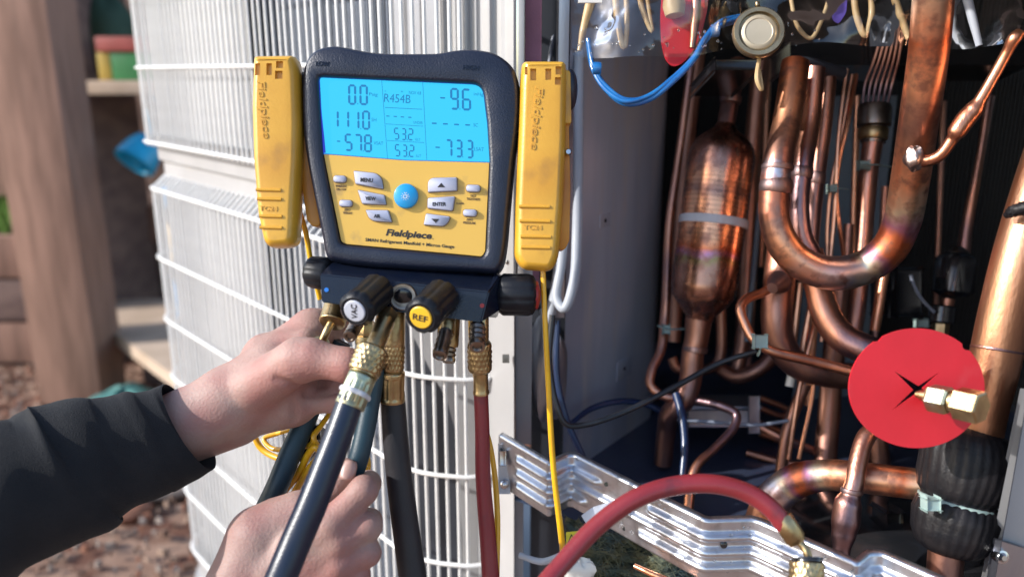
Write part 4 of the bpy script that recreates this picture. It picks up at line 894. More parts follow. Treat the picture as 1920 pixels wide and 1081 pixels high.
oc = catmull2(outer); 
def by_angle(pts, c, n):
    P = [Vector(p) for p in pts]; out_ = []
    for k in range(n):
        a = 2*math.pi*k/n; d = Vector((math.cos(a), math.sin(a))); best = None
        for i in range(len(P)):
            p, q = P[i-1]-c, P[i]-c; e = q-p; den = d.x*e.y-d.y*e.x
            if abs(den) < 1e-9: continue
            t = (p.x*e.y-p.y*e.x)/den; u = (p.x*d.y-p.y*d.x)/den
            if t > 0 and -1e-6 <= u <= 1+1e-6 and (best is None or t > best): best = t
        out_.append(tuple(c+d*(best or 1)))
    return out_
ctr = Vector((768, 310)); oa = by_angle(oc, ctr, NB); wa = by_angle(win, ctr, NB)
def lerp_loop(a, b, t): return [(p[0]*(1-t)+q[0]*t, p[1]*(1-t)+q[1]*t) for p, q in zip(a, b)]
boot = stack([(inset(oa, 14), -.042), (inset(oa, 4), -.040), (oa, -.034), (oa, -.014), (inset(oa, 1.5), -.008), (inset(oa, 5), -.003), (inset(oa, 9), -.0008), (inset(oa, 13), .0), (inset(wa, -7), .0), (inset(wa, -3), -.0006), (inset(wa, 0), -.0025), (wa, -.006)], ml, capf=True)
ob('rubber_boot', boot, m_boot, mg, sharp=50)
# screen and panel, both behind the window edge
lcd = fillet([(597, 143, 6), (904, 157, 20), (913, 230, 0), (917.5, 302, 0), (760, 298, 0), (605, 286, 0)], 3)
pan = fillet([(605, 287.5, 0), (760, 299.5, 0), (917.5, 303.5, 0), (910, 470, 0), (904, 481, 12), (880, 478.5, 0), (649, 457.5, 0), (638, 453, 8), (616, 345, 0)], 2)
scn = ob('screen', stack([(lcd, -.0045), (lcd, -.0035)], ml), m_lcd, mg, smooth=False)
o = ob('screen_rim', stack([(inset(lcd, -2.6), -.0046), (inset(lcd, -2.6), -.0032), (inset(lcd, -.4), -.0032)], ml, capf=False, capb=False), m_rim, mg, smooth=False)
wg = [(595.5, 165), (597, 165), (601.5, 215), (606.5, 262), (608.5, 285), (604, 285.5)]; ob('screen_edge_glow', stack([(wg, -.0034), (wg, -.0031)], ml), m_rim, mg, smooth=False)
fp = ob('face_panel', stack([(pan, -.005), (pan, -.0032), (inset(pan, 1), -.0026)], ml), m_panel, mg, smooth=False)
ZL = -.0034; ZP = -.0026
def cL(x, y): return 580+x/5.486, 130+y/5.486
def bars(lst, name, mat, parent, z, w=2.2):
    vs, fs = [], []
    for (x0, y0, x1, y1, ww) in lst:
        a, b = Vector((x0, y0)), Vector((x1, y1)); d = (b-a).normalized(); n_ = Vector((-d.y, d.x))*ww/2; e = d*ww/2
        q = [a, a+e+n_, b-e+n_, b, b-e-n_, a+e-n_]; i = len(vs); vs += [ml(p.x, p.y, z) for p in q]+[ml(p.x, p.y, z+.00012) for p in q]; fs += [tuple(range(i, i+6)), tuple(range(i+6, i+12))]
    return ob(name, (vs, fs), mat, parent, smooth=False)
SEG = {'0': 'abcdef', '1': 'bc', '2': 'abged', '3': 'abgcd', '4': 'fgbc', '5': 'afgcd', '6': 'afgecd', '7': 'abc', '8': 'abcdefg', '9': 'abcfgd'[:6], '-': 'g'}
def digit(ch, x0, y0, w, h, lst, th=12):
    sx = .085*h                    # lean: bottom shifts right along the slanted screen
    def P(u, v): return cL(x0+u*w+v*sx*0.12, y0+v*h+u*w*.05)
    S_ = {'a': ((0, 0), (1, 0)), 'b': ((1, 0), (1, .5)), 'c': ((1, .5), (1, 1)), 'd': ((0, 1), (1, 1)), 'e': ((0, .5), (0, 1)), 'f': ((0, 0), (0, .5)), 'g': ((0, .5), (1, .5))}
    for s_ in SEG[ch]:
        a, b = P(*S_[s_][0]), P(*S_[s_][1]); v = Vector(b)-Vector(a); g_ = v.normalized()*.35; lst.append((a[0]+g_.x, a[1]+g_.y, b[0]-g_.x, b[1]-g_.y, th*1.5/5.486))
rows_ = [('pressure_reading', [('0', 398, 152, 62, 190), ('0', 515, 155, 66, 190)], 15, [(487, 342)]),
         ('superheat_reading', [('1', 222, 415, 58, 165), ('1', 330, 418, 58, 165), ('1', 436, 420, 58, 178), ('0', 542, 422, 62, 178)], 14, [(518, 600)]),
         ('vapour_saturation_reading', [('5', 362, 660, 60, 160), ('7', 460, 664, 62, 165), ('8', 562, 668, 62, 165)], 14, [(545, 830)]),
         ('line_temperature_reading', [('5', 868, 595, 42, 112), ('3', 945, 600, 38, 112), ('2', 1012, 602, 45, 112)], 9, [(1000, 716)]),
         ('line_temperature_reading', [('5', 878, 765, 42, 115), ('3', 955, 770, 38, 115), ('2', 1022, 772, 45, 115)], 9, [(1010, 888)]),
         ('low_side_reading', [('9', 1455, 188, 68, 205), ('6', 1575, 195, 74, 205)], 15, [(1545, 398)]),
         ('liquid_saturation_reading', [('7', 1405, 718, 52, 165), ('3', 1508, 722, 54, 165), ('3', 1622, 725, 52, 172)], 14, [(1575, 892)])]
for nm, ds_, th, dots in rows_:
    L_ = []
    for d_ in ds_: digit(*d_, L_, th)
    for x, y in dots: a = cL(x-6, y); b = cL(x+7, y+1); L_.append((*a, *b, 2.4))
    bars(L_, nm, m_seg, scn, ZL)
for nm, pts, w, ln in (('minus_sign', [(290, 730)], 13, 20), ('minus_sign', [(1367, 282)], 15, 28), ('minus_sign', [(1315, 793)], 13, 26), ('dash_row', [(800, 470), (876, 474), (950, 479), (1026, 483)], 10, 20), ('dash_row', [(1280, 545), (1395, 551), (1510, 557), (1625, 562)], 15, 28)):
    bars([(*cL(x-ln, y-1), *cL(x+ln, y+1), w/5.486) for x, y in pts], nm, m_seg, scn, ZL)
m_line = emit('lcd_line', (.004, .14, .40), .6)
bars([(*cL(735, 95), *cL(795, 905), .75), (*cL(1160, 112), *cL(1203, 930), .75), (*cL(768, 381), *cL(1155, 400), .9), (*cL(775, 551), *cL(1165, 575), .7), (*cL(790, 722), *cL(1178, 745), .7)], 'divider_line', m_line, scn, ZL)
def lt(s_, x, y, w, h, rot=3): text('lettering', s_, *cL(x, y), w/5.486, h/5.486, rot, m_seg, scn, z=ZL, ext=.0001)
lt('R454B', 898, 288, 275, 88); lt('Psig', 650, 250, 88, 44); lt('SH', 655, 508, 50, 36); lt('VSAT', 702, 750, 98, 34); lt('inHg', 1738, 248, 100, 44); lt('SC', 1708, 562, 45, 36); lt('LSAT', 1742, 812, 100, 38); lt('GLT', 1108, 712, 50, 26); lt('LLT', 1118, 880, 50, 26); lt('UNDER', 1112, 538, 98, 28); lt('NOV 4.8', 1080, 230, 125, 34)
text('lettering', '*', *cL(945, 216), 4, 4, 0, m_seg, scn, z=ZL, ext=.0001); text('lettering', '+', *cL(772, 212), 3, 3, 0, m_seg, scn, z=ZL, ext=.0001)
# glass over the screen would only mirror the sky; buttons next
def cB(x, y): return 600+x/5.69, 300+y/5.69
def button(name, pts, mat=m_key, h=.0022, rim=True, rad=5):
    q = fillet([(*cB(p[0], p[1]), (p[2]/5.69 if len(p) > 2 else rad)) for p in pts], rad, 5)
    b = ob(name, stack([(q, ZP-.0005), (q, ZP+h*.55), (inset(q, .5), ZP+h*.85), (inset(q, 1.4), ZP+h)], ml), mat, mg, sharp=60)
    if rim: r_ = inset(q, -1.1); ob('rim', stack([(r_, ZP-.0004), (r_, ZP+.0004), (inset(r_, .8), ZP+.0005)], ml), m_keyrim, b, smooth=False)
    return b
def blab(b, s_, x, y, w, h, rot, mat=m_ink, bold=.03): text('lettering', s_, *cB(x, y), w/5.69, h/5.69, rot, mat, b, z=ZP+.0022, ext=.0002, bold=bold)
b = button('menu_button', [(355, 112, 14), (595, 138, 80), (655, 190, 60), (672, 306, 16), (375, 252, 18)], rad=3); blab(b, 'MENU', 496, 213, 132, 44, 4)
b = button('view_button', [(398, 316, 14), (685, 372, 14), (702, 474, 12), (448, 466, 18)], rad=3); blab(b, 'VIEW', 538, 410, 112, 40, 3)
b = button('air_button', [(483, 530, 14), (726, 534, 18), (765, 662, 14), (575, 650, 60), (520, 618, 60)], rad=3); blab(b, 'AIR', 608, 596, 70, 38, 3)
b = button('up_button', [(1150, 190, 95), (1460, 182, 20), (1462, 325, 14), (1152, 342, 14)], rad=3)
def arrow(b, pts): q = [cB(*p) for p in pts]; ob('arrow', stack([(q, ZP+.0022), (q, ZP+.0024)], ml), m_ink, b, smooth=False)
arrow(b, [(1252, 288), (1292, 243), (1335, 290)])
b = button('enter_button', [(1148, 402, 22), (1440, 385, 22), (1415, 542, 22), (1146, 512, 16)], rad=3); blab(b, 'ENTER', 1272, 468, 145, 40, 0)
b = button('down_button', [(1130, 568, 18), (1388, 602, 20), (1368, 660, 40), (1320, 706, 40), (1104, 690, 18)], rad=3); arrow(b, [(1186, 624), (1272, 628), (1234, 670)])
for (x, y, w, h) in ((206, 200, 136, 78), (270, 460, 138, 76), (1634, 300, 150, 80), (1599, 562, 146, 78)):
    button('small_button', [(x-w/2, y-h/2, h/2), (x+w/2, y-h/2+4, h/2), (x+w/2, y+h/2, h/2), (x-w/2, y+h/2-4, h/2)], rad=6)
pc = [(915+132*math.cos(2*math.pi*k/40)*5.69/5.69*.985, 382+134*math.sin(2*math.pi*k/40)) for k in range(40)]
q = [cB(*p) for p in pc]; b = ob('power_button', stack([(q, ZP-.0005), (q, ZP+.0016), (inset(q, .8), ZP+.0026), (inset(q, 2.2), ZP+.003)], ml), m_pow, mg, sharp=60)
m_wh = M('white_print', (.8, .8, .8), .5)
def zml(x, y): return ml(*cB(x, y), ZP+.0032)
vs, fs = [], []
def ribbon(pts, w):
    for i in range(len(pts)-1):
        a, c_ = Vector(pts[i]), Vector(pts[i+1]); d_ = (c_-a).normalized(); n_ = Vector((-d_.y, d_.x))*w/2; k = len(vs); vs.extend([zml(*(a+n_)), zml(*(c_+n_)), zml(*(c_-n_)), zml(*(a-n_))]); fs.append((k, k+1, k+2, k+3))
ribbon([(910+20*math.cos(a), 388+20*math.sin(a)) for a in np.linspace(-1.0, 4.15, 14)], 7); ribbon([(910, 350), (910, 385)], 6)
for k in range(10): 
    a = 2*math.pi*k/10+.1; ribbon([(910+33*math.cos(a), 386+33*math.sin(a)), (910+45*math.cos(a), 386+45*math.sin(a))], 5)
ob('power_symbol', (vs, fs), m_wh, b, smooth=False)
def plab(s_, x, y, w, h, rot, mat=m_brown_ink, bold=.01, sh=0): text('lettering', s_, *cB(x, y), w/5.69, h/5.69, rot, mat, fp, z=ZP+.0001, ext=.0001, bold=bold, shear=sh)
plab('WIRELESS', 215, 272, 120, 26, 2); plab('ON / OFF', 218, 308, 105, 24, 2); plab('ZERO', 282, 526, 66, 24, 2); plab('WEIGHT', 288, 560, 100, 26, 3)
plab('TEST', 1632, 377, 66, 26, 3); plab('TIGHTNESS', 1634, 412, 145, 26, 3); plab('ZERO', 1594, 631, 70, 24, 2); plab('PRESSURE', 1592, 666, 132, 26, 3); plab('ALARM', 1490, 458, 80, 20, 2)
plab('Fieldpiece', 942, 796, 492, 96, 4.5, m_ink, .035, .18); plab('.', 1200, 838, 10, 10, 0, m_ink)
plab('SMAN Refrigerant Manifold + Micron Gauge', 952, 888, 955, 46, 4.6, m_ink, .016)
text('lettering', 'LOW', 605, 120, 25, 9, 3, m_anod, mg, z=.0001, ext=.0003, bold=.02); text('lettering', 'HIGH', 883, 127, 30, 9, 3, m_anod, mg, z=.0001, ext=.0003, bold=.02)
# valve block: prism with a sloping top, right end cut
def bk(x, y, z): return ml(x, y, z)
bl_v = [bk(617, 489, -.010), bk(928, 511, -.010), bk(606, 514, .010), bk(918, 547, .010), bk(610, 566, .010), bk(903, 604, .010), bk(617, 489, -.034), bk(940, 512, -.034), bk(612, 560, -.034), bk(930, 600, -.034), bk(937, 516, -.004), bk(938, 580, -.004)]
blf = [(0, 1, 3, 2), (2, 3, 5, 4), (0, 2, 4, 8, 6), (6, 7, 1, 0), (1, 10, 3), (3, 10, 11, 5), (1, 7, 9, 11, 10), (4, 5, 11, 9, 8), (6, 8, 9, 7)]
bm = bmesh.new(); vv = [bm.verts.new(v) for v in bl_v]
for f_ in blf: bm.faces.new([vv[i] for i in f_])
bmesh.ops.bevel(bm, geom=list(bm.edges), offset=.0008, segments=2, affect='EDGES'); bm.verts.index_update(); g = [v.co.copy() for v in bm.verts], [tuple(v.index for v in f_.verts) for f_ in bm.faces]; bm.free()
vb = ob('valve_block', g, m_anod, mg, sharp=35)
for (x, y, m_) in ((619, 543, m_blue_dot), (905, 572, m_red_dot)): a = ml(x, y, .0100); ob('port_dot', lathe(a, a-FW*.0005, [(0, .0015), (1, .0014)], 14), m_, vb)
def flute(nf, dep=.06): return lambda h, q: 1-dep*max(0, math.cos(nf*q))**3
def knob(bx, by, bd, fx, fy, fd, r0, r1, cap, txt, trot):
    a, b_ = T(bx, by, bd), T(fx, fy, fd); k = ob('knob', lathe(a, b_, [(0, r0*.8), (.04, r0*.9), (.12, r0), (.55, r1*.98), (.78, r1*1.0), (.82, r1*1.05), (.93, r1*1.03), (.985, r1*.86), (1, r1*.80), (.99, r1*.66), (.985, .0001)], 90, lambda h, q: 1 if h > .975 else 1-.075*(max(0, math.cos(7*q))**2)), m_knob, mg, sharp=45)
    ax = (b_-a).normalized(); c0 = b_-ax*.0006; ob('cap', lathe(c0, c0+ax*.0012, [(0, r1*.63), (.6, r1*.63), (1, r1*.58)], 40), cap, k)
    ref = (UP-ax*UP.dot(ax)).normalized(); rx = ref.cross(ax).normalized(); c1 = c0+ax*.0012
    def mf(x, y, z): return c1+rx*x-ref*y+ax*z
    text('lettering', txt, 0, 0, r1*.86, r1*.36, trot, m_ink, k, z=.0001, ext=.0001, bold=.02, mapf=mf)
    return k
knob(712, 540, .505, 665, 583, .474, .0112, .0108, m_cyan_cap, 'VAC', -82)
knob(832, 552, .505, 789, 595, .474, .0118, .0112, m_yel_cap, 'REF', 14)
def side_knob(a, b_, r, nf=9): return ob('side_knob', lathe(a, b_, [(0, r*.75), (.05, r*.86), (.15, r), (.8, r), (.93, r*.92), (1, r*.7)], 72, lambda h, q: 1-.05*max(0, math.cos(nf*q))**2), m_knob, mg, sharp=45)
side_knob(ml(614, 513, -.014), ml(566, 508, -.020), .0110)
k = side_knob(ml(932, 552, -.012), ml(1006, 553, -.012), .0140, 9); a = ml(1003, 553, -.012); ob('red_cap', lathe(a, a+RT*.004, [(0, .0105), (.6, .009), (1, .004)], 28), m_red_dot, k)
# sight glass
a = ml(760, 556, .010); sg = ob('sight_glass_ring', lathe(a-(-FW)*.0, a-FW*.002, [(0, .0086), (.6, .0086), (1, .0080), (.9, .0064), (.2, .0062), (.2, .0001)], 40), m_steel_d, mg); ob('glass', blob(a-FW*.0006, .0058, .0012, .0058, 0, 1), m_black, sg)
# mounts for the clamps
ob('clamp_mount', blob(ml(556, 165, -.018), .0042, .0100, .0150, 0), m_boot, mg); ob('clamp_mount', blob(ml(1072, 160, -.012), .0048, .0090, .0135, 0), m_boot, mg)
ob('clamp_arm', sweep([ml(960, 160, -.024), ml(1010, 160, -.028), ml(1065, 160, -.018)], .005, 14), m_boot, mg)
# brass ports under the block
def port(parts, parent=mg, name='port'):
    r_ = None
    for k, (a, b_, r, kind) in enumerate(parts):
        A, B = T(*a), T(*b_)
        if kind == 'cyl': g_ = vcyl(A, B, r)
        elif kind == 'hex': g_ = hexnut(A, B, r)
        elif kind == 'thr': g_ = lathe(A, B, [(0, r*.9)]+[((i+.5)/9, r*(1 if i % 2 else .86)) for i in range(8)]+[(.97, r*.9), (.98, r*.6), (.9, r*.45), (.9, .0001)], 24)
        if k == 0: r_ = ob(name, g_, m_brass, parent, sharp=35)
        else: ob({'cyl': 'collar', 'hex': 'hexagon', 'thr': 'thread'}[kind], g_, m_steel_d if kind == 'thr' else m_brass, r_, sharp=35)
port([((838, 585, .52), (836, 628, .515), .0056, 'cyl'), ((836, 622, .512), (824, 668, .497), .0050, 'thr')])
port([((848, 590, .54), (844, 650, .54), .0056, 'cyl'), ((844, 640, .54), (841, 680, .535), .0046, 'thr')])
port([((899, 590, .53), (899, 640, .53), .0062, 'cyl'), ((895, 610, .515), (895, 652, .500), .0054, 'thr')])
port([((670, 590, .52), (668, 612, .515), .0046, 'cyl'), ((668, 608, .51), (655, 632, .497), .0044, 'thr')])
port([((686, 600, .53), (684, 632, .53), .0058, 'hex'), ((684, 630, .53), (684, 645, .53), .0062, 'cyl')])
port([((738, 580, .53), (737, 650, .53), .0078, 'cyl')])
port([((729, 585, .50), (720, 604, .494), .0066, 'hex'), ((724, 600, .495), (699, 658, .477), .0058, 'cyl')])

# ---- yellow clamps parked on both sides
def clamp(pts, slots, ridges, txt, small, zf_, depth, lab, dots=()):
    t = thing('pipe_clamp_probe', lab, 'clamp', ml(pts[-1][0], pts[-1][1]), 'yellow pipe clamp probes on the gauge')
    q = fillet(pts, 10, 5)
    o = ob('outer_jaw', stack([(inset(q, 5), zf_-depth), (inset(q, 1), zf_-depth+.0012), (q, zf_-depth+.003), (q, zf_-.0085), (inset(q, 2), zf_-.0050), (inset(q, 5), zf_-.0024), (inset(q, 9), zf_-.0008), (inset(q, 13), zf_-.0001), (inset(q, 15), zf_)], ml), m_yel, t, sharp=70)
    for (x0, y0, x1, y1) in slots:
        c = ob('cut', box(ml((x0+x1)/2, (y0+y1)/2, zf_), RT*((x1-x0)/2*PXM), UP*((y1-y0)/2*PXM), FW*.0028), m_yel, smooth=False)
        bake(o, [('BOOLEAN', dict(operation='DIFFERENCE', object=c, solver='EXACT'))]); bpy.data.objects.remove(c)
    o.data.shade_smooth(); o.data.set_sharp_from_angle(angle=R(50))
    for (x0, x1, y) in ridges: ob('grip_ridge', sweep([ml(x0, y, zf_), ml(x1, y+1, zf_)], .0011, 10, sub=1), m_yel, t)
    text('lettering', 'Fieldpiece', *txt, m_yel, t, z=zf_-.0001, ext=.0006, bold=.015, shear=.18)
    text('lettering', 'TC24', *small, m_yel, t, z=zf_-.0001, ext=.0005, bold=.02)
    return t
zc_ = .004
t = clamp([(474, 103), (553, 102), (560, 140), (563, 230), (562, 300), (557, 380), (554, 462, 20), (496, 466, 22), (482, 400), (474, 300), (471, 200)],
          [(481, 122, 491, 144), (503, 122, 513, 144), (521, 118, 534, 131), (519, 136, 533, 151)],
          [(484, 530, 357), (486, 531, 374), (490, 532, 406), (491, 532, 427)], (496, 208, 108, 19, 84), (507, 392, 34, 9, 3), zc_, .020, 'yellow plastic pipe clamp on the left of the gauge')
ob('inner_jaw', plate(fillet([(550, 250), (576, 250), (580, 310), (592, 400), (594, 420, 8), (580, 424, 8), (568, 410), (556, 330)], 4), -.026, -.010), m_yel_d, t)
t = clamp([(979, 113), (1062, 113), (1064, 150), (1062, 260), (1056, 380), (1048, 480), (1036, 509, 24), (978, 505, 24), (964, 482), (966, 380), (972, 240), (975, 150)],
          [(984, 128, 989, 143), (994, 132, 1005, 154), (1022, 132, 1033, 153), (1041, 128, 1052, 143), (1040, 148, 1051, 162)],
          [(973, 1030, 388), (974, 1031, 415), (976, 1032, 444), (977, 1031, 464)], (1004, 224, 118, 19, 95), (999, 427, 34, 9, 2), zc_, .020, 'yellow plastic pipe clamp on the right of the gauge')
ob('inner_jaw', plate(fillet([(1048, 210), (1068, 230), (1071, 350), (1069, 450), (1060, 468, 8), (1046, 466, 8), (1052, 380), (1056, 330), (1050, 300)], 5), -.030, -.006), m_yel_d, t)
a = ml(1066, 284, -.002); ob('pin', lathe(a+FW*.003, a-FW*.0015, [(0, .0022), (.8, .0022), (1, .0015)], 16), m_steel, t)
ob('upper_pivot', plate(fillet([(1052, 126), (1070, 132), (1072, 230), (1052, 230)], 5), -.024, -.002), m_yel, t)

# leads of the clamps
lead('yellow_lead', [(1018, 505, .53, 5), (1022, 600, .53, 5), (1028, 720, .535, 5.3), (1038, 880, .54, 5.6), (1052, 1000, .545, 6), (1056, 1040, .56, 5.5)], m_ywire, 'yellow lead hanging from the right clamp past the bracket', n=12)
lead('yellow_lead', [(882, 590, .58, 4.5), (884, 640, .58, 4.5), (900, 760, .58, 4.5), (922, 850, .575, 5), (932, 950, .57, 5.5), (931, 1100, .56, 5.5)], m_ywire, 'yellow lead running down behind the straight red hose', n=12)
lead('yellow_lead', [(556, 380, .54, 5), (572, 430, .545, 5), (583, 490, .55, 5), (600, 560, .56, 5)], m_ywire, 'orange yellow lead dropping from the left clamp', n=12)
yl = thing('coiled_yellow_lead', 'yellow lead coiled in loops with a dark ferrite between the two hands', 'cable', T(590, 880, .58))
for pts in ([(470, 800, .60, 5.5), (490, 840, .60, 6), (540, 862, .59, 6), (600, 850, .58, 5.5), (690, 880, .58, 6)],
            [(520, 812, .59, 4.5), (495, 822, .59, 4.5), (510, 840, .585, 4.8), (560, 838, .575, 5), (585, 830, .57, 5), (586, 812, .57, 5), (560, 802, .575, 4.6), (520, 812, .585, 4.5)],
            [(622, 770, .58, 5), (600, 800, .57, 5.2), (588, 820, .565, 5.2), (610, 850, .57, 5)],
            [(530, 925, .58, 6), (560, 885, .57, 7), (580, 848, .565, 7), (592, 838, .56, 6.5), (600, 848, .562, 7), (575, 885, .568, 7), (548, 930, .58, 7)],
            [(660, 840, .60, 5), (684, 850, .60, 5.5), (690, 880, .60, 5), (670, 905, .60, 5)]):
    ob('loop', pipe(pts, n=12), m_ywire, yl)
ob('ferrite', vcyl(T(565, 850, .585), T(600, 812, .578), .0095), m_black, yl)
ob('strap', pipe([(575, 812, .575, 8), (595, 800, .572, 10), (600, 820, .575, 8)], n=8, sq=.4), m_black, yl)

# ---- hoses
def ribs(n_, dep=.07, lo=.08, hi=.92): return lambda h, q: 1+dep*(abs(math.cos(n_*q/2))**.7-1) if lo < h < hi else 1
def rows(r, k=12): return [(0, r*.86), (.05, r*.98), (.08, r)]+[(.1+.8*i/k, r) for i in range(k+1)]+[(.94, r), (1, r*.9)]
h1 = thing('thick_black_hose', 'thick glossy black hose crossing in front of both hands', 'hose', T(600, 1081, .42))
ob('tube', pipe([(659, 745, .463, 25.5), (633, 820, .458, 27), (610, 880, .454, 28), (583, 950, .449, 29), (557, 1010, .445, 29.5), (530, 1075, .44, 30), (495, 1160, .435, 32), (455, 1260, .43, 34)], n=40), m_hose_k, h1, sharp=80)
ob('knurled_nut', knurl(T(701, 650, .474), T(681, 701, .468), .0091), m_brass, h1, sharp=80)
ob('collar', vcyl(T(683, 697, .4685), T(680, 704, .4675), .0086), m_brass, h1)
ob('ferrule', lathe(T(681, 701, .468), T(655, 762, .462), [(0, .0070), (.06, .0082)]+[(.1+.03*i, .0083+.00002*i) for i in range(27)]+[(.95, .0089), (1, .0086)], 64, ribs(12, .10, .22, .90)), m_brass_g, h1, sharp=60)
ob('clear_ring', lathe(T(668, 732, .465), T(664, 741, .464), [(0, .0086), (.3, .0092), (.7, .0092), (1, .0086)], 40, lambda h, q: 1+.05*math.sin(6*q)), m_tie_w, h1)
h2 = thing('matt_black_hose', 'matt black hose hanging straight down in the middle', 'hose', T(760, 1081, .54))
ob('tube', pipe([(736, 735, .545, 23), (744, 850, .548, 24), (757, 960, .55, 25), (775, 1090, .55, 26), (790, 1200, .55, 27)], n=32), m_hose_k2, h2)
ob('knurled_nut', knurl(T(738, 642, .53), T(736, 696, .533), .0072), m_brass, h2, sharp=80)
ob('ferrule', lathe(T(736, 694, .534), T(735, 752, .538), [(0, .0072), (.06, .0083)]+[(.1+.03*i, .0084) for i in range(27)]+[(.95, .0086), (1, .0083)], 64, ribs(9, .12, .2, .88)), m_brass, h2, sharp=60)
h3 = thing('straight_red_hose', 'red hose hanging straight down in front of the white column', 'hose', T(905, 1081, .57))
ob('tube', pipe([(901, 725, .552, 13.5), (904, 800, .555, 13.8), (906, 900, .558, 14.5), (914, 1000, .56, 15.5), (921, 1100, .56, 16.5), (925, 1180, .56, 17)], n=28), m_hose_r, h3)
ob('knurled_nut', knurl(T(899, 640, .535), T(900, 696, .54), .0078, n=60, k=16), m_brass, h3, sharp=80)
ob('ferrule', lathe(T(901, 694, .545), T(902, 737, .55), [(0, .0052), (.08, .0050), (.85, .0051), (.9, .0056), (1, .0056)], 36, ribs(14, .05, .1, .84)), m_brass, h3, sharp=60)
h4 = thing('curved_red_hose', 'dull red hose arching over the bracket to a brass coupling', 'hose', T(1300, 1060, .47))
ob('tube', pipe([(930, 1230, .42, 19), (1010, 1110, .435, 18.5), (1055, 1055, .445, 18), (1120, 985, .455, 18), (1190, 935, .46, 18), (1265, 910, .465, 18), (1340, 907, .465, 18), (1405, 925, .465, 18), (1445, 952, .463, 18), (1472, 985, .462, 18)], n=32), m_hose_r, h4)
ob('ferrule', lathe(T(1464, 968, .463), T(1495, 1016, .46), [(0, .0058), (.08, .0062), (.85, .0062), (.9, .0055), (1, .0050)], 36, ribs(16, .03)), m_brass, h4, sharp=60)
ob('bent_stem', pipe([(1490, 1010, .46, 7.5), (1505, 1022, .458, 7.5), (1514, 1038, .456, 8), (1518, 1062, .455, 8)], n=18), m_brass, h4)
ob('nut_top', lathe(T(1513, 1046, .456), T(1514, 1054, .455), [(0, .0088), (.5, .0090), (.6, .0084), (1, .0084)], 32), m_black, h4)
ob('knurled_nut', knurl(T(1513, 1048, .458), T(1512, 1120, .452), .0092), m_brass, h4, sharp=80)
h5 = thing('teal_hose', 'dark teal hose held between the hands, two runs showing', 'hose', T(600, 900, .55))
ob('left_run', pipe([(640, 640, .575, 19), (600, 720, .575, 19.5), (572, 790, .57, 20), (545, 850, .565, 21), (518, 915, .56, 21), (480, 990, .57, 21)], n=24), m_hose_t, h5)
ob('right_run', pipe([(706, 690, .53, 17), (697, 740, .528, 18), (686, 800, .525, 18.5), (672, 860, .522, 19), (655, 905, .525, 20), (630, 970, .535, 20), (610, 1100, .55, 20)], n=24), m_hose_t, h5)
# knurled angle coupling the upper hand holds
ac2 = thing('angle_coupling', 'brass angle coupling with a ribbed nut pinched by the upper hand', 'coupling', T(625, 650, .54))
ob('ribbed_nut', lathe(T(632, 575, .54), T(622, 606, .532), [(0, .0082)]+rows(.0088, 8)[1:], 64, ribs(30, .06)), m_brass, ac2, sharp=80)
ob('bent_stem', pipe([(624, 600, .534, 8), (612, 622, .53, 7.5), (604, 640, .53, 7.5)], n=16), m_brass, ac2)
ob('green_ferrule', vcyl(T(604, 636, .53), T(598, 656, .532), .0052), m_brass_g, ac2)

